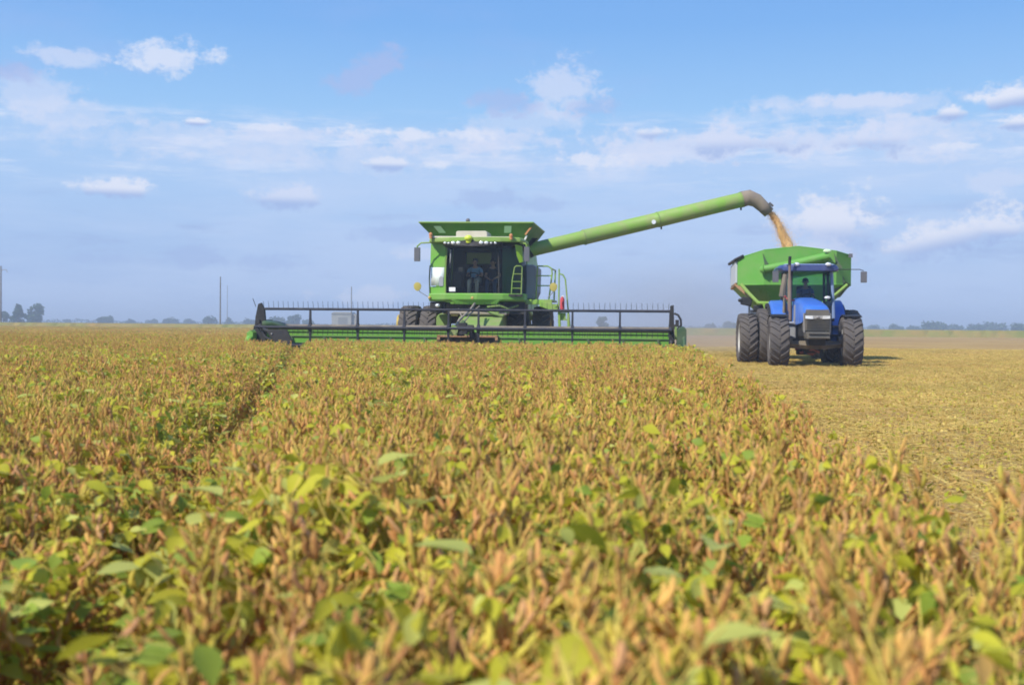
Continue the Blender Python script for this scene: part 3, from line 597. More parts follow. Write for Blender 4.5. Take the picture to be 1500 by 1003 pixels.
    # right side: grey panel, platform, rails, ladder, extinguisher
    s = MB(); s.loft([[(1.30,3.95,1.98),(1.60,3.95,1.98),(1.70,3.95,2.2),(1.72,3.95,3.0),(1.62,3.95,3.08),(1.30,3.95,3.08)],[(1.30,5.6,1.98),(1.60,5.6,1.98),(1.70,5.6,2.2),(1.72,5.6,3.0),(1.62,5.6,3.08),(1.30,5.6,3.08)]]); s.build('side_tank', GREYP, c, bevel=.03)
    s = MB(); s.span(1.35,2.30,3.3,5.2,1.88,1.94); s.span(1.35,2.30,3.25,3.32,1.78,1.94); s.span(1.95,2.45,3.4,3.9,1.68,1.8); s.plate([(1.9,3.3,1.9),(2.5,3.3,1.75),(2.5,3.3,1.6),(2.2,3.3,1.62),(1.9,3.3,1.72)], (0,.2,0)); s.build('platform', GREEN_A, c, bevel=.012)
    s = MB(); s.path([(1.74,3.9,3.03),(2.10,3.9,3.03),(2.22,3.9,2.95),(2.24,3.9,2.8),(2.14,3.9,1.94)], .026, 7); s.path([(1.70,3.9,2.72),(2.22,3.9,2.72)], .02, 6); s.path([(1.72,3.9,2.40),(2.18,3.9,2.40)], .02, 6); s.path([(1.76,3.9,3.03),(1.72,3.9,1.94)], .022, 6)
    s.path([(2.22,3.9,2.95),(2.24,5.1,2.95),(2.20,5.1,1.94)], .026, 7); s.build('guard_rail', GREEN_A, c)
    s = MB(); s.path([(2.50,3.5,1.2),(2.50,3.5,2.92)], .025, 7); s.build('handrail', GREEN_A, c); s = MB(); s.path([(2.52,3.5,2.76),(2.62,3.5,2.74),(2.70,3.5,2.6),(2.78,3.5,1.8),(2.86,3.5,1.1)], .025, 7)
    s.build('handrail', GREEN_A, c)
    s = MB()
    for k, z in enumerate((1.55,1.30,1.05,.80)): s.box((2.66,3.55,z),(.30,.22,.04)); 
    s.plate([(2.48,3.45,1.62),(2.54,3.45,1.62),(2.60,3.45,.70),(2.52,3.45,.70)], (0,.25,0)); s.plate([(2.78,3.45,1.5),(2.84,3.45,1.5),(2.88,3.45,.70),(2.80,3.45,.70)], (0,.25,0)); s.box((2.3,3.5,1.62),(.35,.15,.10)); s.box((2.62,3.44,1.40),(.22,.03,.24)); s.build('ladder', GREEN_A, c)
    s = MB(); s.path([(2.62,3.38,1.58),(2.62,3.38,1.94),(2.62,3.38,2.0),(2.62,3.38,2.04)], [.072,.072,.05,.025], 12, 0); s.box((2.64,3.36,2.05),(.09,.03,.03),1); s.ball((2.62,3.38,1.58),(.075,.075,.04),1); s.build('fire_extinguisher', [RED, WHITE], c)
    # unloading auger
    A = Vector((1.17,6.0,3.66)); B = w2l((8.05,40.5,5.57)); d = (B-A); P = lambda t: tuple(A+d*t)
    aug = empty('unloading_auger', (0,0,0), 0, c)
    s = MB(); s.path([P(0), P(.02), P(.262)], [.225,.235,.24], 20); s.build('inner_tube', GREEN_A, aug)
    s = MB(); s.path([P(.255), P(.262), P(.268), P(.60), P(.602), P(1.0)], [.262,.27,.262,.258,.268,.262], 20); s.build('outer_tube', mat('worn_auger_paint', (.19,.43,.03), .5, dust=.52), aug)
    for t, r_ in ((.262,.275),(.60,.275),(.985,.275)): s = MB(); s.path([P(t-.003), P(t+.003)], r_, 20); s.build('collar', GREEN_D, aug)
    s = MB(); dn = d.normalized(); s.path([tuple(A+d*.58+Vector((0,-.25,-.07))), tuple(A+d*.58+Vector((0,-.29,-.07)))], .075, 14); s.build('work_light', LAMP, aug)
    for t in (.615,.985): s = MB(); s.path([P(t)[:2]+(P(t)[2]-.24,), P(t)[:2]+(P(t)[2]-.36,)], .03, 6); s.build('bracket', BLACK, aug)
    s = MB(); s.path([tuple(A+Vector((-.25,.1,-1.3))), tuple(A+Vector((-.22,.05,-.6))), tuple(A+Vector((-.15,0,-.15))), P(.015)], [.27,.27,.27,.25], 16); s.plate([tuple(A+Vector(q)) for q in ((-.3,-.26,.42),(.42,-.26,.42),(.10,-.26,.1),(.12,-.26,-.3),(.02,-.26,-.55),(-.3,-.26,-.6))], (0,.06,0)); s.build('elbow', BLACK, aug)
    tips = [w2l(p) for p in ((7.98,40.5,5.56),(8.22,40.5,5.62),(8.48,40.5,5.52),(8.72,40.5,5.30),(8.92,40.5,5.10))]
    s = MB(); s.path(tips, [.27,.265,.235,.205,.19], 20, caps=False); s.build('spout', SPOUTM, aug, solid=.02)
    s = MB(); s.path([w2l((8.86,40.22,5.42)), w2l((9.0,40.22,5.30))], .04, 6); s.build('spout_lamp', MIRR, aug)
cab = empty('cab', (0,0,0), 0, combine)
build_combine()
o_ = l2w((-.24,3.66,2.45)); person_seated(o_, CA, 'person driving the combine, in a pale blue shirt and khaki trousers, behind the windscreen', SHIRTB, TROUS, .98, ((-.15,-.44,.26),(.15,-.44,.26)))
o_ = l2w((.34,3.66,2.45)); person_seated(o_, CA, 'person in a dark shirt sitting beside the combine driver in the cab', DARKSH, JEANS, .95, ((-.10,-.34,.16),(.10,-.34,.16)))

# ------------------------------------------------------------------ falling grain
def falling_grain():
    P0 = Vector((8.86,40.5,5.20)); P1 = Vector((9.86,40.6,3.2)); mb = MB(); n = 26; rings = []
    def cen(t): return Vector((P0.x+(P1.x-P0.x)*(t*.95+.05*t*t)**.86, P0.y+(P1.y-P0.y)*t, P0.z-(P0.z-P1.z)*(.55*t+.45*t*t)))
    for i in range(n+1):
        t = i/n; r = .08+.13*t; c_ = cen(t); ring = []
        for k in range(16):
            a = 2*math.pi*k/16; q = r*(1+.22*math.sin(2*a+i*.5)+.12*(random.random()-.5)); ring.append(c_+Vector((q*math.cos(a), q*math.sin(a), random.uniform(-.03,.03))))
        rings.append(ring)
    mb.loft(rings, 0, True, True)
    for i in range(14000):
        t = random.random()**.8; c_ = cen(t); r = (.12+.23*t)*abs(random.gauss(0,.62)); a = random.random()*6.28; s_ = random.uniform(.006,.013)
        p = c_+Vector((r*math.cos(a), r*math.sin(a), random.uniform(-.05,.05)))
        mb.add([p+Vector(q)*s_ for q in ((1,0,-.6),(-.6,.9,-.6),(-.6,-.9,-.6),(0,0,1.1))], [(0,2,1),(0,1,3),(1,2,3),(2,0,3)])
    tag(mb.build('falling_grain', GRAIN), 'stream of golden soybeans pouring from the auger spout into the green cart', 'grain', kind='stuff')
falling_grain()

# ------------------------------------------------------------------ tractor
tractor = empty('tractor', (8.5, 32.3, 0), -5.5)
tag(tractor, 'blue tractor with a grey grille and double rear wheels, pulling the green grain cart', 'tractor')
def build_tractor():
    t = tractor
    for x, sd_ in ((-1.07,-1),(.905,1)): wheel(t, (x,0,.71), .71, .54, .36, sd_, RUBBER2, RIMW, 20, .038, spin=.1, steer=-3)
    for x, W, r_, sd_ in ((-1.09,.50,.84,-1),(-1.645,.54,.765,-1),(.86,.50,.84,1),(1.38,.50,.83,1)): wheel(t, (x,2.8,r_), r_, W, .46, sd_, RUBBER2, RIMW, 22, .038, spin=x)
    s = MB(); s.loft([[(-.9,-.10,.60),(-.3,-.16,.50),(.2,-.16,.50),(.75,-.10,.60)],[(-.9,-.10,.74),(-.3,-.16,.68),(.2,-.16,.68),(.75,-.10,.74)],[(-.9,.12,.74),(-.3,.16,.68),(.2,.16,.68),(.75,.12,.74)],[(-.9,.12,.60),(-.3,.16,.50),(.2,.16,.50),(.75,.12,.60)]]); 
    s.path([(-.85,0,.71),(-.7,0,.71)], .17, 12); s.path([(.68,0,.71),(.55,0,.71)], .17, 12); s.path([(-.75,-.2,.66),(-.15,-.22,.60)],.035,6); s.path([(.6,-.2,.66),(0,-.22,.60)],.035,6); s.build('front_axle', TUBEM, t, bevel=.02)
    s = MB(); s.span(-.34,.12,-.65,3.4,.62,1.18); s.span(-.42,.16,-.4,.8,.85,1.35); s.span(-.5,.36,1.9,3.3,.5,1.3); s.path([(-1.5,2.8,.84),(1.3,2.8,.84)], .13, 10); s.span(-.36,.10,.1,.8,.40,.66); s.span(-.5,.0,.3,.6,.34,.50); s.build('chassis', BLACK, t, bevel=.02)
    s = MB(); s.path([(-.55,.4,.52),(-.3,.35,.45),(-.1,.3,.36),(.05,.3,.46)], .05, 7); s.path([(-.45,.2,.4),(-.1,.1,.50),(.08,.1,.42)], .035, 6); s.build('linkage', REDD, t)
    # hood
    hx = -.145
    def sec(y, w, zt, zb, r_=.10): return [(hx-w,y,zb),(hx-w,y,zt-r_),(hx-w+.05,y,zt-.03),(hx-w+.16,y,zt),(hx+w-.16,y,zt),(hx+w-.05,y,zt-.03),(hx+w,y,zt-r_),(hx+w,y,zb)]
    s = MB(); s.loft([sec(-.86,.31,1.60,1.50,.06), sec(-.80,.335,1.66,1.40), sec(-.5,.35,1.74,1.25), sec(.3,.345,1.87,1.20), sec(1.42,.35,1.98,1.18)], 0, True, True); s.build('hood', BLUE, t)
    s = MB(); s.loft([[(hx-.33,-.90,1.02),(hx+.33,-.90,1.02),(hx+.33,-.88,1.46),(hx+.30,-.86,1.60),(hx-.30,-.86,1.60),(hx-.33,-.88,1.46)],[(hx-.34,-.4,1.02),(hx+.34,-.4,1.02),(hx+.345,-.4,1.46),(hx+.33,-.4,1.60),(hx-.33,-.4,1.60),(hx-.345,-.4,1.46)]])
    for k in range(7): s.span(hx-.30, hx+.30, -.925, -.90, 1.07+k*.04, 1.085+k*.04)
    s.build('grille', GRILLE, t, bevel=.012)
    s = MB(); s.span(hx-.20,hx+.20,-.93,-.905,1.345,1.43); s.ball((hx,-.935,1.39),(.05,.02,.035),1); s.build('headlight_band', [mat('grey_headlight_band',(.34,.33,.31),.35), STEEL], t, bevel=.01)
    for s_ in (-1,1):
        s = MB(); s.plate([(hx+s_*.33,-.91,1.35),(hx+s_*.33,-.90,1.43),(hx+s_*.14,-.94,1.43),(hx+s_*.12,-.94,1.34)], (0,.03,0)); s.build('headlight', LAMP if s_ < 0 else mat('headlight_lens', (.72,.72,.68), .2), t, bevel=.005)
    s = MB(); s.loft([[(hx-.30,-1.06,.80),(hx+.30,-1.06,.80),(hx+.32,-1.04,.99),(hx-.32,-1.04,.99)],[(hx-.30,-.5,.80),(hx+.30,-.5,.80),(hx+.32,-.5,1.0),(hx-.32,-.5,1.0)]]); s.span(hx-.27,hx+.27,-1.10,-1.06,.93,.97); s.span(hx-.27,hx+.27,-1.10,-1.06,.82,.85); s.build('front_weight', GRILLE, t, bevel=.02)
    for x in (hx-.345, hx+.345): s = MB(); s.path([(x,-.84,.98),(x*1.02,-.82,1.5)], .022, 6); s.build('hood_trim', STEEL, t)
    # cab
    s = MB()
    def cabsec(z, k, dy): return [(.04-.60*k,1.42+dy,z),(.04+.64*k,1.42+dy,z),(.04+.74*k,2.0,z),(.04+.70*k,2.95,z),(.04-.66*k,2.95,z),(.04-.70*k,2.0,z)]
    s.loft([cabsec(1.38,.94,0), cabsec(1.9,1.0,.0), cabsec(2.76,.93,.14)], 0, False); s.build('windows', GLASSB, t)
    for (a, b, m_, r_) in (((-.56,1.42,1.38),(-.50,1.56,2.78),BLACK,.035),((.68,1.42,1.38),(.63,1.56,2.78),mat('pale_blue_pillar',(.20,.27,.42),.35),.05),((.76,2.0,1.5),(.72,2.0,2.78),BLACK,.035),((-.66,2.0,1.5),(-.60,2.0,2.78),TUBEM,.045),((.68,2.95,1.4),(.64,2.9,2.78),BLACK,.04),((-.62,2.95,1.4),(-.58,2.9,2.78),BLACK,.04)):
        s = MB(); s.path([a, b], r_, 8); s.build('pillar', m_, t)
    s = MB(); s.span(-.60,.72,1.5,2.95,1.30,1.40); s.span(-.52,.64,1.46,1.6,1.38,1.74); s.build('cab_floor', DARKIN, t)
    s = MB(); 
    def rs(z, k): return [(-.90*k,1.65,z),(-.80*k,1.30,z),(-.4*k,1.16,z),(.4*k,1.16,z),(.76*k,1.30,z),(.85*k,1.65,z),(.80*k,3.05,z),(-.84*k,3.05,z)]
    s.loft([rs(2.74,.96), rs(2.78,1.0), rs(2.86,1.0), rs(2.93,.93)], 0, True, False); s.build('roof', DKBLUE, t, bevel=.02)
    s = MB(); s.loft([[(-.7,1.22,2.925),(.66,1.22,2.925),(.70,1.6,2.94),(-.74,1.6,2.94)],[(-.66,1.3,2.95),(.62,1.3,2.95),(.66,1.6,2.96),(-.70,1.6,2.96)]]); s.build('roof_trim', mat('pale_blue_trim',(.35,.45,.62),.4), t)
    for x in (-.42,.47):
        s = MB(); s.ball((x,1.16,2.93),(.09,.06,.055)); s.build('work_light', LAMP, t)
    s = MB(); s.ball((-.57,1.38,2.55),(.03,.03,.12)); s.build('side_light', LAMP, t)
    s = MB(); s.ball((.50,1.42,1.98),(.09,.05,.05)); s.build('side_light', LAMP, t)
    s = MB(); s.path([(-.62,.95,1.32),(-.62,.95,1.55),(-.635,.98,1.62),(-.64,1.0,2.45),(-.64,1.0,2.55),(-.645,1.0,2.95)], [.045,.045,.058,.058,.04,.036], 12); s.build('exhaust_muffler', mat('rusty_brown_exhaust', (.16,.10,.09), .7, dust=.4), t)
    s = MB(); s.path([(-.645,1.0,2.90),(-.645,1.0,3.02),(-.64,.96,3.14)], .045, 10); s.build('exhaust_pipe', BLACK, t)
    s = MB(); s.path([(-.80,1.3,2.0),(-.78,1.3,2.25),(-.72,1.3,2.65)], [.10,.085,.07], 8); s.build('air_cleaner', TUBEM, t)
    for a, b, c_ in (((-.78,1.4,2.80),(-.98,1.36,2.80),-.99),((.75,1.45,2.80),(1.40,1.40,2.80),1.515)):
        s = MB(); s.path([a, b, (c_,1.38,2.76)], .014, 6, 1); s.box((c_,1.38,2.58),(.17,.07,.32)); s.build('mirror', [MIRR, BLACK], t, bevel=.03)
    # fenders over the rear wheels, black guards over the front ones
    for x0, x1, m_ in ((-1.02,-.52,BLUE),(.66,1.10,BLUE)):
        s = MB(); rings = []
        for k in range(11):
            a = R(188-k*14); 
            rings.append([(x, 2.8+math.cos(a)*r_, .84+math.sin(a)*r_) for x, r_ in ((x0,.92),(x0,1.00),(x0+.06,1.08),(x1,1.10),(x1,.92))])
        s.loft(rings, 0, True, True); s.build('fender', m_, t, bevel=.01)
        s = MB(); xa = (x0-.06) if x0 < 0 else x1; s.loft([[(x, 2.8+math.cos(R(a))*r_, .84+math.sin(R(a))*r_) for x, r_ in ((xa,.90),(xa,1.0),(xa+.06,1.0),(xa+.06,.90))] for a in range(170, 60, -10)]); s.build('fender_flare', BLACK, t)
    for x in (-1.07,.905):
        s = MB(); s.loft([[(x+dx, math.cos(R(a))*r_, .71+math.sin(R(a))*r_) for dx, r_ in ((-.25,.745),(-.24,.77),(.24,.77),(.25,.745))] for a in range(112, 38, -8)], 0, True); s.path([(x*.75,.25,1.0),(x,.3,1.45)], .025, 6); s.build('mudguard', BLACK, t)
    s = MB(); s.span(-.86,-.46,.85,1.6,.78,1.22); s.box((-.66,.82,1.24),(.4,.1,.08)); s.build('fuel_tank', GREYP, t, bevel=.04)
    s = MB(); 
    for z in (.62,.88,1.14): s.span(.62,.92,1.5,1.75,z,z+.035)
    s.span(.60,.63,1.5,1.75,.55,1.3); s.span(.91,.94,1.5,1.75,.55,1.3); s.build('step', BLACK, t)
    s = MB(); s.path([(-.70,1.25,1.96),(-.62,1.2,1.90),(-.16,1.15,1.88)], .028, 7); s.ball((-.74,1.25,2.0),(.06,.04,.04)); s.build('handrail', mat('red_rail', (.36,.07,.06), .5), t)
    s = MB(); s.path([(-.52,.8,1.2),(-.50,.85,1.75)],.035,7); s.path([(-.40,.7,1.2),(-.40,.8,1.7)],.02,7); s.ball((-.42,.4,1.38),(.05,.05,.05),1); s.build('pipework', [STEEL, LAMP], t)
    s = MB(); s.box((.04,2.55,1.72),(.46,.46,.12)); s.box((.04,2.80,2.06),(.44,.10,.60),rot=(-8,0,0)); s.path([(.04,2.55,1.4),(.04,2.55,1.7)],.1,8); s.build('seat', SEATM, t, bevel=.03)
    s = MB(); s.path([(.04,1.65,1.4),(.04,1.9,1.95)], .04, 8); s.path([(.04+.18*math.cos(a),1.92+.12*math.sin(a),2.0+.10*math.sin(a)) for a in [2*math.pi*k/16 for k in range(17)]], .016, 6); s.build('steering_wheel', BLACK, t)
    s = MB(); s.path([(.04,3.4,.52),(.0,4.1,.52)], .05, 8); s.build('drawbar', GRIME, t)
build_tractor()
tm = tractor.matrix_basis @ Vector((.04,2.55,1.78)) if False else None
a_ = R(-5.5); o_ = (8.5+.04*math.cos(a_)-2.55*math.sin(a_), 32.3+.04*math.sin(a_)+2.55*math.cos(a_), 1.77)
person_seated(o_, -5.5, 'person driving the blue tractor, in a blue shirt, behind the hood', mat('blue_shirt', (.07,.11,.24), .85, bump=.2), JEANS, .98, ((-.15,-.50,.22),(.15,-.50,.22)))

# ------------------------------------------------------------------ grain cart
cart = empty('grain_cart', (9.1, 37.4, 0), -8)
tag(cart, 'large green grain cart hitched behind the blue tractor, being filled with soybeans', 'grain cart')
def build_cart():
    c = cart
    plan = [(-.97,0,3.60),(.1,-.02,3.71),(1.28,0,3.56),(1.80,.50,3.45),(1.80,4.2,3.45),(1.28,4.7,3.56),(-.97,4.7,3.58),(-1.78,4.2,3.38),(-1.78,.50,3.36)]
    top = [(x,y,z) for x,y,z in plan]; mid = [(x,y,2.5) for x,y,z in plan]
    bot = [((x*.28),1.2+(y/4.7)*2.2,1.15) for x,y,z in plan]
    s = MB(); s.loft([bot, mid, top], 0, False); s.add(bot, [tuple(range(9))]); s.build('tub', CARTG, c, solid=.04)
    s = MB()
    for i in range(9): s.path([top[i], top[(i+1)%9]], .028, 6)
    s.build('tub_rim', CARTG, c)
    s = MB()
    for i in (8,0,1,2): s.path([mid[i], mid[(i+1)%9]], .035, 6)
    s.build('tub_seam', CARTG, c)
    # dark stiffeners at the corners of the front wall
    for x0, sgn in ((-1.0,1),(1.24,1)):
        s = MB(); s.plate([(x0-.04,-.03,3.52),(x0+.06,-.05,3.30),(x0+.22,-.08,3.05),(x0+.16,-.08,3.0),(x0+.04,-.06,3.06)], (0,.05,0)); s.build('stiffener', DKGREEN, c)
    # pale grey side sheet with a black roll on top
    s = MB(); s.span(-1.86,-1.80,.55,4.1,2.56,3.28); s.build('side_panel', PALEG, c, bevel=.01)
    s = MB(); s.path([(-1.86,.45,3.32),(-1.90,4.25,3.38)], .055, 8); s.path([(-1.62,.35,3.44),(-1.88,.48,3.32)],.05,7); s.build('tarp_roll', BLACK, c)
    s = MB(); s.path([(-1.80,.55,2.48),(-1.60,.45,2.30),(-1.38,.35,2.10)], .075, 6); s.path([(-1.84,.6,2.52),(-1.80,4.2,2.50)], .06, 6); s.build('lower_brace', TAN, c)
    s = MB(); s.path([(-1.70,.15,2.50),(-1.45,.0,2.20),(-1.17,-.15,1.90),(-.7,-.2,1.88),(.2,-.2,1.86)], .06, 8); s.path([(1.65,.15,2.5),(1.3,0,2.2),(.8,-.2,1.88),(.2,-.2,1.86)], .05, 8); s.path([(-1.0,-.1,1.88),(-.7,.3,1.3)], .05, 8); s.plate([(-1.05,-.2,1.9),(-.55,-.2,1.95),(-.6,-.2,1.7),(-.95,-.2,1.62)], (0,.06,0)); s.build('front_frame', GREEN_A, c)
    s = MB(); s.box((-1.52,.25,1.95),(.34,.4,.26),rot=(0,12,0)); s.ball((-1.72,.1,1.98),(.08,.1,.06)); s.box((-1.15,.1,1.72),(.3,.3,.2)); s.build('gear_box', BLACK, c, bevel=.03)
    s = MB(); s.path([(-1.42,.3,1.85),(-1.42,.3,1.35)], .03, 6); s.span(-1.38,-1.1,.3,.34,1.58,1.68); s.build('jack_post', GREYP, c)
    # folded unloading auger across the front wall
    s = MB(); s.path([(-1.0,-.16,2.98),(-.2,-.20,3.12),(1.02,-.22,3.40)], [.12,.13,.14], 16); s.path([(-1.12,-.14,2.96),(-1.0,-.16,2.98)], [.08,.16], 16); s.build('folded_auger', CARTG, c)
    s = MB(); s.ball((.95,-.36,3.55),(.13,.04,.06)); s.build('work_light', mat('pale_green_lens',(.62,.85,.5),.2), c)
    s = MB(); s.span(1.70,1.82,.2,.3,3.38,3.5); s.build('marker_light', MIRR, c)
    s = MB(); s.plate([(1.42,.2,2.95),(1.62,.26,2.6),(1.78,.4,2.5),(1.45,.3,2.1),(1.0,.1,2.0),(1.1,.1,2.7)], (0,.06,0)); s.build('ladder_bracket', DKGREEN, c)
    s = MB(); s.span(-.7,.7,.6,4.2,1.0,1.2); s.span(-1.3,1.3,2.1,2.4,.7,.9)
    s.loft([[(-.35,.7,.95),(.35,.7,.95),(.35,.7,1.1),(-.35,.7,1.1)],[(-.08,-1.5,.5),(.08,-1.5,.5),(.08,-1.5,.62),(-.08,-1.5,.62)]]); 
    for x in (-.6,.6):
        for y in (.8,4.0): s.path([(x,y,1.15),(x*2.2,y,2.45)], .05, 6)
    s.build('chassis', DKGREEN, c, bevel=.02)
    for x, sd_ in ((-1.1,-1),(1.1,1)): wheel(c, (x,2.25,.8), .8, .6, .4, sd_, RUBBER, RIMW, 20, .04)
build_cart()

# ------------------------------------------------------------------ far trees, poles, shed
LEAFM = [mat('far_leaves_a', (.045,.085,.03), .9, spec=.1, transl=.15), mat('far_leaves_b', (.075,.12,.045), .9, spec=.1, transl=.15), mat('far_leaves_c', (.030,.060,.028), .9, spec=.1)]
BARK = mat('bark', (.10,.075,.055), .9)
def tree(X, Y, h, w, label, shape='round', seed=0):
    rn = random.Random(seed); root = empty('tree', (X, Y, 0)); tag(root, label, 'tree', 'trees along the far edge of the fields')
    s = MB(); s.path([(0,0,0),(.05*w,0,h*.3),(0,.02*w,h*.75)], [.05*h,.04*h,.012*h], 7)
    for k in range(6):
        a = rn.random()*6.28; z0 = h*rn.uniform(.15,.4); s.path([(0,0,z0),(math.cos(a)*w*.2,math.sin(a)*w*.2,z0+h*.18),(math.cos(a)*w*.36,math.sin(a)*w*.36,z0+h*rn.uniform(.25,.4))], [.022*h,.015*h,.005*h], 5)
    s.build('trunk', BARK, root)
    c = MB(); cl = []
    for k in range(16):
        if shape == 'cone': z = rn.uniform(.08,.92); q = (1-z)*.95+.12
        elif shape == 'low': z = rn.uniform(.25,.85); q = 1.0*math.sqrt(max(0, 1-((z-.45)/.55)**2))
        else: z = rn.uniform(.22,.90); q = .95*math.sqrt(max(.05, 1-((z-.52)/.5)**2))
        a = rn.random()*6.28; d_ = w*.5*q*math.sqrt(rn.random())*.85
        cl.append((math.cos(a)*d_, math.sin(a)*d_, z*h, w*rn.uniform(.13,.24)))
    for (cx_, cy_, cz_, r_) in cl:
        for j in range(60):
            v = Vector((rn.gauss(0,1), rn.gauss(0,1), rn.gauss(0,.8))).normalized()*r_*rn.uniform(.55,1.08); p = Vector((cx_,cy_,cz_))+v
            p.z = max(p.z, .1*h)
            u = Vector((rn.gauss(0,1),rn.gauss(0,1),rn.gauss(0,1))).normalized(); q = u.orthogonal().normalized(); sz = (.035*h+.05*w)*rn.uniform(.6,1.3)
            c.add([p-u*sz, p+q*sz*.6, p+u*sz, p-q*sz*.6], [(0,1,2,3)], rn.choice((0,0,1,2)))
    c.build('crown', LEAFM, root)
TREES = [(-184.3,420,5.2,4.2,'dark tree cut by the left edge of the picture','round'),(-170.4,400,6.9,6.0,'cone-shaped bushy tree, left one of the pair at the far left','cone'),(-177.1,430,7.1,7.2,'broad round-crowned tree, right one of the pair at the far left','round'),
 (-268.5,700,3.4,4.6,'tiny solitary bush standing alone between the far left pair and the hedge trees','low'),(-196,560,4.9,8.5,'dark round tree that starts the low tree line left of the tall pole','low'),(-214.1,650,3.7,6,'small low tree just right of the dark round one','low'),
 (-217.4,700,3.9,8,'small hazy tree in the middle of the low line on the left','low'),(-188.2,640,4.3,9,'wide low hazy tree in the left tree line','low'),(-194.8,700,4.5,8,'pale bluish low tree a little before the round tree by the pole','low'),
 (-146.6,560,5.8,7.2,'rounded tree standing just left of the tall utility pole','round'),(-146.5,600,5.2,6,'pointed tree standing just right of the tall utility pole','cone'),(-144.9,640,4.2,8,'low tree beside the left end of the harvester header','low'),
 (-113.6,560,5.3,9,'wide dark tree seen through the left end of the reel','round'),(-97.3,520,7.0,6.6,'tallest tree seen through the left bay of the reel','round'),(-105.2,600,4.9,6.5,'low tree right of the tallest one seen through the reel','low'),
 (32.6,420,4.7,5,'hazy dusty tree seen through the reel right of the cab','round'),(102.4,600,3.6,6.5,'faint tree in the dust left of the tractor','low'),(105.4,560,4.5,9,'faint wider tree right beside the outer tractor wheel','low'),
 (198.8,640,3.0,8,'very low tree just right of the tractor','low'),(198.4,600,4.0,7.4,'small round tree on the right horizon nearest the tractor','round'),(214.1,620,3.4,7,'small dark bush left of the widest tree on the right','low'),
 (202.9,560,4.4,13,'widest domed tree on the right horizon','low'),(244,640,3.7,12,'flat low tree right of the widest domed tree','low'),(238.9,600,4.2,10,'bumpy tree in the right tree line','low'),(266.5,640,3.9,17,'long flat tree near the right edge of the picture','low'),
 (227.9,520,5.5,8.5,'tall dark tree at the right edge of the picture','round')]
for i, (X, Y, h, w, lb, sh) in enumerate(TREES): tree(X, Y, h if Y < 500 else 1.05+(h-1.05)*.66, w, lb, sh, i+3)
def hedge():
    c = MB(); rn = random.Random(5)
    for x0, x1, Y in ((-330,-60,760),(60,420,760)):
        x = x0
        while x < x1:
            h = 1.8+.8*math.sin(x*.06)+.7*math.sin(x*.021+1)+rn.uniform(-.3,.4); h = max(1.4, h)
            for j in range(26):
                p = Vector((x+rn.uniform(0,4), Y+rn.uniform(-2,2), rn.random()*h)); u = Vector((rn.gauss(0,1),rn.gauss(0,1),rn.gauss(0,1))).normalized(); q = u.orthogonal().normalized(); sz = rn.uniform(.35,.75)
                c.add([p-u*sz, p+q*sz*.7, p+u*sz, p-q*sz*.7], [(0,1,2,3)], rn.choice((0,1,2)))
            x += 2.2
    tag(c.build('far_hedgerow', LEAFM), 'thin bluish hedgerow running along the whole horizon', 'hedgerow', kind='stuff')
hedge()
def pole(X, Y, h, r_, label, arm=0, lamp=False, tilt=0):
    root = empty('utility_pole', (X, Y, 0)); tag(root, label, 'utility pole', 'utility poles across the fields'); root.rotation_euler.y = R(tilt)
    s = MB(); s.path([(0,0,0),(0,0,h)], [r_*1.25, r_*.8], 8); s.build('post', WOOD, root)
    if arm:
        s = MB(); s.box((0,0,h-.5), (arm,.10,.12)); s.build('crossarm', WOOD, root)
        for x in (-arm*.45, 0, arm*.45):
            s = MB(); s.path([(x,0,h-.42),(x,0,h-.22)], .05, 6); s.build('insulator', GREYP, root)
    if lamp:
        s = MB(); s.path([(0,0,h-.9),(.25,0,h-.6),(.9,0,h-.62),(1.0,0,h-1.0)], .05, 6); s.build('bracket_arm', STEEL, root)
pole(-59.1, 235, 10.6, .14, 'tall bare utility pole standing left of the harvester header')
pole(-38.8, 280, 10.3, .12, 'thin utility pole rising behind the left half of the reel')
pole(-81.5, 185, 10.0, .13, 'utility pole with a curved bracket at the left edge of the picture', lamp=True)
pole(-103.1, 420, 15.0, .10, 'faint far pole just right of the tall bare pole')
def shed():
    root = empty('storage_shed', (-43.6, 300, 0)); tag(root, 'pale grey shed far off, seen through the reel left of the harvester wheels', 'shed')
    M1 = mat('hazed_grey_sheet', (.36,.35,.32), .8, c2=(.28,.28,.26), nscale=.8);  # wall grey lightened toward the sky, distance haze put into the colour
    s = MB(); s.loft([[(-3.0,0,0),(2.2,0,0),(2.2,0,3.9),(1.9,0,4.3),(-2.6,0,4.3),(-3.1,0,3.9)],[(-3.0,7,0),(2.2,7,0),(2.2,7,3.9),(1.9,7,4.3),(-2.6,7,4.3),(-3.1,7,3.9)]]); s.build('wall', M1, root)
    s = MB(); s.loft([[(-3.3,-.2,3.9),(-2.5,-.2,4.4),(2.0,-.2,4.4),(2.4,-.2,3.9)],[(-3.3,7.2,3.9),(-2.5,7.2,4.4),(2.0,7.2,4.4),(2.4,7.2,3.9)]]); s.build('roof', mat('grey_roof', (.30,.29,.26), .7), root)
    s = MB(); s.span(2.25,3.2,.5,3,0,3.9); s.build('side_bin', mat('pale_bin', (.36,.33,.28), .7), root)
    s = MB(); s.span(-1.4,1.0,-.05,0,0,3.0); s.build('door', mat('shed_door', (.21,.21,.20), .7), root)
shed()

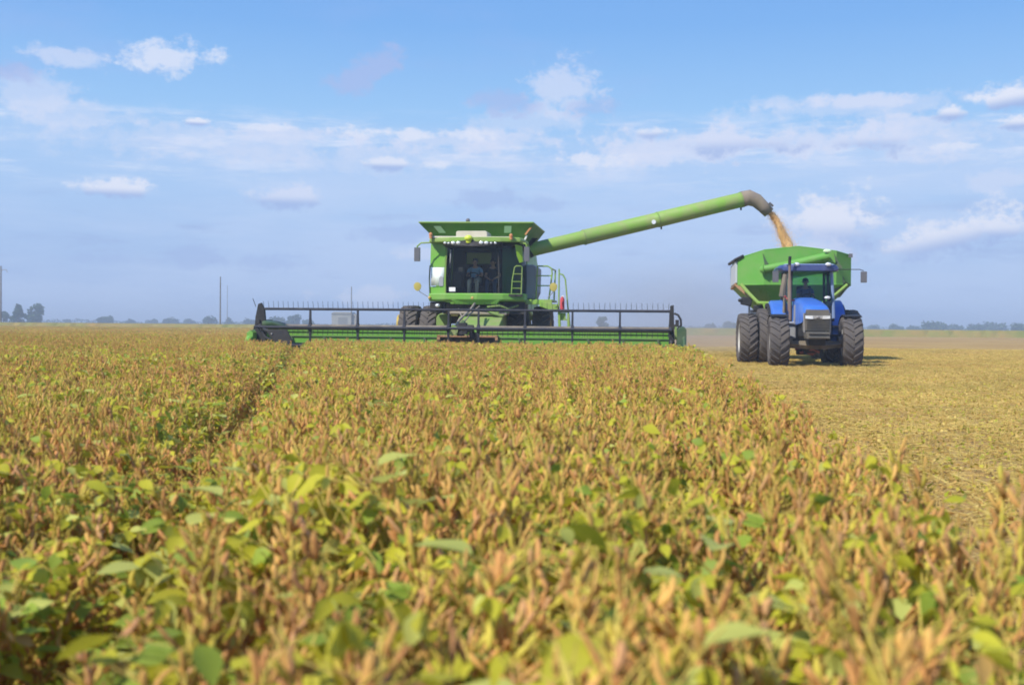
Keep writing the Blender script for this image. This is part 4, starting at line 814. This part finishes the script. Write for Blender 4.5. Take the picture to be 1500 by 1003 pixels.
# ------------------------------------------------------------------ soybean plants
PODS = [mat('brown_pod', (.66,.35,.14), .85, spec=.12, objrand=.18, transl=.18), mat('tan_pod', (.75,.465,.16), .85, spec=.12, objrand=.16, transl=.18), mat('yellow_pod', (.63,.52,.11), .8, spec=.12, objrand=.16, transl=.2), mat('grey_brown_pod', (.63,.36,.175), .9, spec=.1, objrand=.2, transl=.15)]
LEAVES = [mat('yellow_green_leaf', (.58,.55,.07), .6, spec=.25, transl=.4, objrand=.15), mat('green_leaf', (.33,.43,.07), .55, spec=.3, transl=.4, objrand=.15), mat('pale_leaf', (.60,.62,.17), .6, spec=.25, transl=.4, objrand=.15), mat('brown_leaf', (.52,.34,.13), .8, spec=.1, transl=.25, objrand=.2)]
STEMM = mat('straw_stem', (.66,.52,.14), .8, spec=.15, objrand=.15)
PM = PODS+LEAVES+[STEMM]; STEM = 8
class QM:          # fast mesh collector for plants
    def __init__(s): s.v=[]; s.f=[]; s.m=[]; s.n=0
    def add(s, V, F, mi): s.v.append(np.asarray(V, float)); s.f += [tuple(i+s.n for i in f) for f in F]; s.m += [mi]*len(F); s.n += len(V)
    def obj(s, name, mats):
        me = bpy.data.meshes.new(name); me.from_pydata(np.concatenate(s.v).tolist(), [], s.f)
        for m_ in mats: me.materials.append(m_)
        me.polygons.foreach_set('material_index', s.m); me.polygons.foreach_set('use_smooth', [True]*len(s.f)); me.update()
        return bpy.data.objects.new(name, me)
def basis(d):
    d = d/np.linalg.norm(d); a = np.array([0,0,1.]) if abs(d[2]) < .9 else np.array([1.,0,0]); u = np.cross(a, d); u /= np.linalg.norm(u); return d, u, np.cross(d, u)
def add_tube(q, pts, rs, mi, n=4):
    V=[]; F=[]
    for i, p in enumerate(pts):
        d, u, w = basis(np.array(pts[min(i+1,len(pts)-1)])-np.array(pts[max(i-1,0)]))
        for k in range(n):
            a = 2*math.pi*k/n; V.append(np.array(p)+(u*math.cos(a)+w*math.sin(a))*rs[i])
    for i in range(len(pts)-1):
        for k in range(n): F.append((i*n+k, i*n+(k+1)%n, (i+1)*n+(k+1)%n, (i+1)*n+k))
    q.add(V, F, mi)
def add_pod(q, p, d, L, W, mi, n=5, bend=.15, rings=((0,.22),(.18,.85),(.38,1),(.52,.82),(.68,.98),(.86,.6),(1,.05))):
    d, u, w = basis(d); V=[]; F=[]
    for t, r in rings:
        c = p+d*L*t+u*bend*L*math.sin(t*math.pi)*.5
        for k in range(n):
            a = 2*math.pi*k/n; V.append(c+u*math.cos(a)*W*.5*r+w*math.sin(a)*W*.34*r)
    for i in range(len(rings)-1):
        for k in range(n): F.append((i*n+k, i*n+(k+1)%n, (i+1)*n+(k+1)%n, (i+1)*n+k))
    q.add(V, F, mi)
def add_leaf(q, p, d, L, W, mi, r, droop=.16, simple=False):
    d, u, w = basis(d); tw = r.uniform(-1.2,1.2); u, w = u*math.cos(tw)+w*math.sin(tw), w*math.cos(tw)-u*math.sin(tw); V=[]; F=[]
    prof = ((0,.06),(.35,.5),(1,.03)) if simple else ((0,.05),(.12,.34),(.32,.5),(.55,.44),(.78,.24),(1,.02)); fold = r.uniform(.1,.45)
    for i, (t, h) in enumerate(prof):
        c = p+d*L*t+w*(-droop*L*t*t); wob = r.uniform(-.03,.03)*L
        V += [c-u*h*W+w*(fold*h*W+wob), c, c+u*h*W+w*(fold*h*W-wob)]
    for i in range(len(prof)-1): F += [(3*i,3*i+1,3*i+4,3*i+3),(3*i+1,3*i+2,3*i+5,3*i+4)]
    q.add(V, F, mi)
def soy_plant(seed, H=.56, leafy=.5, green=.3, bigleaf=0, podmul=1.0):
    r = np.random.default_rng(seed); q = QM()
    stems = [(np.array([0,0,0.]), np.array([r.normal(0,.03), r.normal(0,.03), H]), 1.0)]
    for k in range(r.integers(2,5)):
        a = r.random()*6.28; z0 = r.uniform(.05,.22); o = r.uniform(.06,.15); stems.append((np.array([0,0,z0]), np.array([math.cos(a)*o, math.sin(a)*o, H*r.uniform(.72,.98)]), .7))
    for b, t, k_ in stems:
        out = (t-b)*np.array([1,1,0]); N_ = 7; pts = [b+(t-b)*np.array([(i/N_)**.6,(i/N_)**.6,i/N_])+np.array([r.normal(0,.004),r.normal(0,.004),0]) for i in range(N_+1)]
        add_tube(q, pts, [(.0036*(1-.7*i/N_))*k_+.0008 for i in range(N_+1)], STEM, 4)
        ln = np.linalg.norm(t-b); nn = int(ln/.033)
        for j in range(nn):
            f = (j+1)/nn; p = b+(t-b)*np.array([f**.6,f**.6,f])
            for m_ in range(int(round(r.choice([1,2,3,3,4])*podmul))):
                a = r.random()*6.28; upd = r.choice([1,1,-1]) ; el_ = r.uniform(.95,1.5)*upd
                d = np.array([math.cos(a)*math.cos(el_), math.sin(a)*math.cos(el_), math.sin(el_)])
                mi = r.choice([0,0,0,1,1,2,2,3] if green < .6 else [0,1,2,2,2])
                pp = p+np.array([math.cos(a),math.sin(a),0])*.006
                if pp[2] < .05 and d[2] < 0: d[2] = -d[2]
                add_pod(q, pp, d, r.uniform(.034,.058), r.uniform(.009,.0135), mi, 5, r.uniform(-.2,.3))
            if r.random() < leafy*.55*(.4+f):
                a = r.random()*6.28; pl = r.uniform(.03,.10); d0 = np.array([math.cos(a),math.sin(a),r.uniform(.3,1.4)]); d0 /= np.linalg.norm(d0); e = p+d0*pl
                e[2] = min(e[2], H+.03)
                add_tube(q, [p, (p+e)/2, e], [.0014,.0012,.001], STEM, 3)
                for s_ in (0, -1, 1) if r.random() < .6 else (0,):
                    a2 = a+s_*1.1; big = 1+bigleaf*r.random(); L = r.uniform(.028,.052)*big
                    mi = 4+r.choice([0,1,2,3], p=[.55,.16,.20,.09] if green < .5 else [.48,.30,.20,.02])
                    add_leaf(q, e, np.array([math.cos(a2),math.sin(a2),r.uniform(-2.2,.5)]), L, L*r.uniform(.5,.75), mi, r)
            for _ in range(r.choice([0,0,1,1,2])):     # bare petioles standing up
                a = r.random()*6.28; o_ = r.uniform(.01,.06); e = p+np.array([math.cos(a)*o_,math.sin(a)*o_,r.uniform(.06,.12)]); e[2] = min(e[2], H+.04); add_tube(q, [p, (p+e)/2+np.array([0,0,.006]), e], [.0019,.0016,.0011], STEM, 3)
    return q.obj('soybean_plant', PM)
def far_patch(seed, green=.25, size=2.0, n=110, H=.56):
    r = np.random.default_rng(seed); q = QM()
    for i in range(n):
        x, y = (r.random(2)-.5)*size; h = H*r.uniform(.86,1.06)
        add_tube(q, [(x,y,.1),(x+r.normal(0,.01),y,h)], [.004,.002], STEM, 3)
        for j in range(16):
            a = r.random()*6.28; o = r.random()*.10; z = h*r.uniform(.45,.98); el_ = r.uniform(.7,1.4)
            add_pod(q, np.array([x+math.cos(a)*o,y+math.sin(a)*o,z-.04]), np.array([math.cos(a)*math.cos(el_), math.sin(a)*math.cos(el_), math.sin(el_)]), r.uniform(.05,.075), r.uniform(.018,.026), r.choice([0,0,1,1,2,3]), 3, 0, ((0,.3),(.5,1),(1,.1)))
        for j in range(int(1+5*green)):
            a = r.random()*6.28; o = r.random()*.12; L = r.uniform(.045,.075)
            add_leaf(q, np.array([x+math.cos(a)*o,y+math.sin(a)*o,h*r.uniform(.55,1.0)]), np.array([math.cos(a),math.sin(a),r.uniform(-.6,.6)]), L, L*.75, 4+r.choice([0,1,2,3], p=[.5,.15,.2,.15] if green < .5 else [.45,.37,.15,.03]), r, simple=True)
    return q.obj('soybean_patch', PM)

def scatter(name, P, Rt, Sc, I, srcs):
    """one object whose points each carry one of the source meshes"""
    cl = bpy.data.collections.new(name+'_sources')
    for i, o in enumerate(srcs): o.name = '%s_source_%02d' % (name, i); cl.objects.link(o)
    me = bpy.data.meshes.new(name); me.vertices.add(len(P)); me.vertices.foreach_set('co', np.asarray(P, np.float32).ravel())
    a = me.attributes.new('rot', 'FLOAT_VECTOR', 'POINT'); a.data.foreach_set('vector', np.asarray(Rt, np.float32).ravel())
    a = me.attributes.new('scl', 'FLOAT_VECTOR', 'POINT'); a.data.foreach_set('vector', np.asarray(Sc, np.float32).ravel())
    a = me.attributes.new('idx', 'INT', 'POINT'); a.data.foreach_set('value', np.asarray(I, np.int32))
    o = bpy.data.objects.new(name, me); col.objects.link(o)
    ng = bpy.data.node_groups.new(name, 'GeometryNodeTree'); ng.interface.new_socket('Geometry', in_out='INPUT', socket_type='NodeSocketGeometry'); ng.interface.new_socket('Geometry', in_out='OUTPUT', socket_type='NodeSocketGeometry')
    N = ng.nodes; L = ng.links; gi = N.new('NodeGroupInput'); go = N.new('NodeGroupOutput'); ci = N.new('GeometryNodeCollectionInfo')
    ci.inputs['Collection'].default_value = cl; ci.inputs['Separate Children'].default_value = True; ci.inputs['Reset Children'].default_value = True
    ip = N.new('GeometryNodeInstanceOnPoints'); ip.inputs['Pick Instance'].default_value = True
    def at(nm, t):
        n = N.new('GeometryNodeInputNamedAttribute'); n.data_type = t; n.inputs['Name'].default_value = nm; return n.outputs['Attribute']
    L.new(gi.outputs[0], ip.inputs['Points']); L.new(ci.outputs[0], ip.inputs['Instance']); L.new(at('idx','INT'), ip.inputs['Instance Index'])
    L.new(at('rot','FLOAT_VECTOR'), ip.inputs['Rotation']); L.new(at('scl','FLOAT_VECTOR'), ip.inputs['Scale']); L.new(ip.outputs[0], go.inputs[0])
    md = o.modifiers.new('scatter', 'NODES'); md.node_group = ng
    return o

def vnoise(x, y, s, seed=0):
    xs, ys = x/s, y/s; xi, yi = np.floor(xs).astype(int), np.floor(ys).astype(int); fx, fy = xs-xi, ys-yi; fx = fx*fx*(3-2*fx); fy = fy*fy*(3-2*fy)
    h = lambda a, b: (np.sin(a*127.1+b*311.7+seed*74.7)*43758.5453) % 1
    return (h(xi,yi)*(1-fx)+h(xi+1,yi)*fx)*(1-fy)+(h(xi,yi+1)*(1-fx)+h(xi+1,yi+1)*fx)*fy
ROWD = np.array([.1247,.9922]); ACR = np.array([.9922,-.1247]); E0 = np.array([1.06, 2.4])
def soy_field():
    V = [soy_plant(1,.56,.32,.1,.3,1.25), soy_plant(2,.54,.55,.3,.4,1.15), soy_plant(3,.61,.12,.1,0,1.3), soy_plant(4,.53,.65,.4,.5,1.15), soy_plant(5,.59,.36,.2,.4,1.25),
         soy_plant(6,.55,1.2,.45,.5,.9), soy_plant(7,.57,1.45,.8,.7,.7), soy_plant(8,.54,1.15,.45,.5,.9), soy_plant(9,.58,1.25,.9,.9,.6)]
    ss = np.arange(-34, .001, .40); P=[]
    for s in ss:
        t = np.arange(-5, 46, .068); t = t+rng.normal(0,.02,len(t)); ac = s+rng.normal(0,.045,len(t))
        P.append(E0+ac[:,None]*ACR+t[:,None]*ROWD)
    P = np.concatenate(P); x, y = P[:,0], P[:,1]; s = (P-E0)@ACR; t = (P-E0)@ROWD
    ragged = s < .12*np.sin(t*1.7)+.17*rng.normal(0,1,len(s))-.02
    keep = ragged & (np.abs(x) < .53*np.maximum(y,0)+2.6) & (y > -1.6) & ((x*x+y*y) > .42**2)
    hd = (x+1.43)*math.sin(R(7.2))*1.0 + (y-34)*math.cos(R(7.2))          # distance behind the reel line
    la = (x+1.43)*math.cos(R(7.2)) - (y-34)*math.sin(R(7.2))
    keep &= (hd < -.75+.12*rng.normal(0,1,len(s))) | (la < -6.55)
    keep &= ~((hd > -2.2) & (la > 6.0)); keep &= ~((hd > -3.2) & (la > -5.75) & (la < -4.75))
    tr = np.abs(x-(-.55-.168*y)) ; w_ = .10+.006*y
    intr = (tr < w_) & (y > 1.2) & (y < 33)
    keep &= ~(intr & (rng.random(len(s)) < .93))
    P = P[keep]; x, y = P[:,0], P[:,1]; tr = tr[keep]; n = len(P)
    gz = vnoise(x, y, 1.6, 1)*.5+vnoise(x, y, .6, 2)*.3+vnoise(x, y, 5, 3)*.35
    gz += .30*np.exp(-(tr/.35)**2) + .16*np.exp(-(((x+1.0)/.9)**2+((y-11)/4)**2)) - .10*(x > 0)*(y > 3) - .05*(x < -3) - .10*(y < 1.9)
    gz += .22*np.exp(-(((x+3.2)/3.0)**2+((y-24)/6)**2)) + .2*np.exp(-(((x-3.6)/1.5)**2+((y-26)/5)**2)) + .14*np.exp(-((y-2.2)/1.2)**2)*(x < .3); pg = np.clip((gz-.60)*2.5, .04, .56)
    green = rng.random(n) < pg
    I = np.where(green, rng.integers(5, 9, n), rng.integers(0, 5, n))
    sc = rng.uniform(.80, 1.12, n)*(.93+.10*vnoise(x, y, 2.5, 5)); sc *= 1-.30*np.exp(-(tr/.30)**2)*(y > 1.2); near = np.clip((7-y)/5, 0, 1); wid = rng.uniform(.9,1.25,n)*(1+.35*near); sc = sc*(1+.07*near)
    Sc = np.stack([wid, wid, sc], 1); Rt = np.stack([rng.normal(0,.10,n), rng.normal(0,.10,n), rng.random(n)*6.28], 1)
    o = scatter('soybean_crop', np.c_[P, np.zeros(n)], Rt, Sc, I, V)
    tag(o, 'ripe brown and yellow-green soybean plants filling the foreground up to the harvester', 'crop', kind='stuff'); print('soy plants', n)
    # the same crop farther off, left of the strip already cut
    V2 = [far_patch(20,.15), far_patch(21,.3), far_patch(22,.2), far_patch(23,.7)]
    gx, gy = np.meshgrid(np.arange(-95, 2, 1.7), np.arange(45.5, 166, 1.7)); x = gx.ravel()+rng.uniform(-.3,.3,gx.size); y = gy.ravel()+rng.uniform(-.3,.3,gx.size)
    k = (x > -.52*y-4) & (x < -8.2+.126*(y-34.8)); x, y = x[k], y[k]; n = len(x)
    gz = vnoise(x, y, 9, 11)+.3*vnoise(x, y, 3, 12); I = np.where(rng.random(n) < np.clip((gz-.75)*1.4, .02, .6), 3, rng.integers(0,3,n))
    o = scatter('far_soybean_crop', np.c_[x, y, np.zeros(n)], np.c_[np.zeros(n), np.zeros(n), rng.random(n)*6.28], np.c_[np.ones(n), np.ones(n), rng.uniform(.9,1.06,n)], I, V2)
    tag(o, 'uncut brown soybean crop stretching to the horizon left of the harvester', 'crop', kind='stuff'); print('patches', n)
soy_field()

# ------------------------------------------------------------------ cut stubble with straw lying on it
STRAW = [mat('straw_a', (.66,.50,.18), .85, spec=.15, objrand=.12), mat('straw_b', (.52,.36,.12), .9, spec=.1, objrand=.12), mat('chaff_leaf', (.48,.41,.08), .8, spec=.1, objrand=.12, transl=.1), mat('pod_shell', (.50,.32,.11), .9, spec=.1, objrand=.12), mat('green_regrowth', (.33,.37,.04), .7, spec=.2, transl=.2, objrand=.12)]
def litter(seed, size=1.4, n=760):
    r = np.random.default_rng(seed); q = QM()
    for i in range(n):
        x, y = (r.random(2)-.5)*size*1.12; a = r.random()*6.28; k = r.random(); z = r.uniform(.004,.05)
        if k < .50:
            L = r.uniform(.05,.24); e = r.normal(0,.12); d = np.array([math.cos(a), math.sin(a), e]); p0 = np.array([x,y,z]); p1 = p0+d*L; p1[2] = max(p1[2], .004); m_ = (p0+p1)/2+np.array([0,0,r.uniform(-.004,.012)])
            add_tube(q, [p0, m_, p1], [r.uniform(.0014,.0032)]*3, int(r.choice([0,0,1])), 3)
        elif k < .72:
            add_leaf(q, np.array([x,y,z]), np.array([math.cos(a), math.sin(a), r.uniform(-.1,.5)]), r.uniform(.02,.05), r.uniform(.015,.035), int(r.choice([2,2,0,3])), r, simple=True)
        elif k < .92:
            add_pod(q, np.array([x,y,z+.005]), np.array([math.cos(a), math.sin(a), r.uniform(-.05,.3)]), r.uniform(.03,.05), .011, int(r.choice([0,3,3,1])), 4, .2, ((0,.3),(.3,1),(.7,.9),(1,.1)))
        else:
            add_leaf(q, np.array([x,y,.02]), np.array([math.cos(a), math.sin(a), r.uniform(.4,1.5)]), r.uniform(.025,.06), r.uniform(.015,.03), 4, r, simple=True)
    for row in (-.6,-.2,.2,.6):                 # short cut stems in rows
        for j in range(16):
            x = row+r.normal(0,.025); y = (j/16-.5)*size+r.normal(0,.02); h = r.uniform(.04,.10); add_tube(q, [(x,y,0),(x+r.normal(0,.012),y+r.normal(0,.012),h)], [.0032,.0028], int(r.choice([0,1])), 4)
    return q.obj('litter', STRAW)
def stubble():
    V = [litter(40+i) for i in range(5)]; ss = np.arange(.75, 60, 1.25); tt = np.arange(-4, 62, 1.25); A, T = np.meshgrid(ss, tt); A = A.ravel(); T = T.ravel()
    P = E0+A[:,None]*ACR+T[:,None]*ROWD; x, y = P[:,0], P[:,1]; k = (x < .53*np.maximum(y,0)+2.8) & (y > -1.5)
    # also the swath already cut behind the header
    A2, T2 = np.meshgrid(np.arange(-11.5, .5, 1.25), np.arange(34, 62, 1.25)); P2 = E0+A2.ravel()[:,None]*ACR+T2.ravel()[:,None]*ROWD
    P = np.concatenate([P[k], P2]); n = len(P); P = P+rng.uniform(-.15,.15,P.shape)
    o = scatter('straw_litter', np.c_[P, np.full(n,.002)], np.c_[np.zeros(n), np.zeros(n), -R(7.2)+math.pi*rng.integers(0,2,n)+rng.normal(0,.05,n)], np.c_[np.ones(n), np.ones(n), rng.uniform(.9,1.3,n)], rng.integers(0,5,n), V)
    tag(o, 'yellow straw, chaff and cut stems scattered over the harvested ground beside the crop', 'straw', kind='stuff'); print('litter', n)
stubble()

# ------------------------------------------------------------------ dust and air
def dust():
    mb = MB(); mb.ball((7.5, 52, 1.6), (9.0, 12, 3.2), 0, 24, 12); m = bpy.data.materials.new('dust'); m.use_nodes = True; N = m.node_tree.nodes; L = m.node_tree.links; N.clear()
    tc = N.new('ShaderNodeTexCoord'); 
    gr = N.new('ShaderNodeVectorMath'); gr.operation = 'MULTIPLY_ADD'; gr.inputs[1].default_value = (1/9., 1/12., 1/3.2); gr.inputs[2].default_value = (-7.5/9, -52/12, -1.6/3.2); L.new(tc.outputs['Object'], gr.inputs[0])
    ln = N.new('ShaderNodeVectorMath'); ln.operation = 'LENGTH'; L.new(gr.outputs[0], ln.inputs[0])
    mr = N.new('ShaderNodeMapRange'); mr.interpolation_type = 'SMOOTHSTEP'; L.new(ln.outputs['Value'], mr.inputs[0]); mr.inputs[1].default_value = 1; mr.inputs[2].default_value = .1; mr.inputs[3].default_value = 0; mr.inputs[4].default_value = 1
    n = N.new('ShaderNodeTexNoise'); n.inputs['Scale'].default_value = .35; n.inputs['Detail'].default_value = 2; L.new(tc.outputs['Object'], n.inputs['Vector'])
    mu = N.new('ShaderNodeMath'); mu.operation = 'MULTIPLY'; L.new(mr.outputs[0], mu.inputs[0]); L.new(n.outputs['Fac'], mu.inputs[1])
    m2 = N.new('ShaderNodeMath'); m2.operation = 'MULTIPLY'; L.new(mu.outputs[0], m2.inputs[0]); m2.inputs[1].default_value = .09
    v = N.new('ShaderNodeVolumePrincipled'); v.inputs['Color'].default_value = (.84,.77,.72,1); L.new(m2.outputs[0], v.inputs['Density']); o = N.new('ShaderNodeOutputMaterial'); L.new(v.outputs[0], o.inputs['Volume'])
    ob = mb.build('dust_cloud', m); tag(ob, 'thin pale dust hanging over the stubble behind the harvester', 'dust', kind='stuff')
def haze():
    mb = MB(); mb.span(-5900, 5900, -280, 5900, -1.0, 17.0); m = bpy.data.materials.new('haze'); m.use_nodes = True; N = m.node_tree.nodes; L = m.node_tree.links; N.clear()
    v = N.new('ShaderNodeVolumePrincipled'); v.inputs['Color'].default_value = (.76,.87,1,1); v.inputs['Density'].default_value = .0013; v.inputs['Anisotropy'].default_value = .0
    o = N.new('ShaderNodeOutputMaterial'); L.new(v.outputs[0], o.inputs['Volume']); tag(mb.build('haze', m), kind='stuff')
dust(); haze()
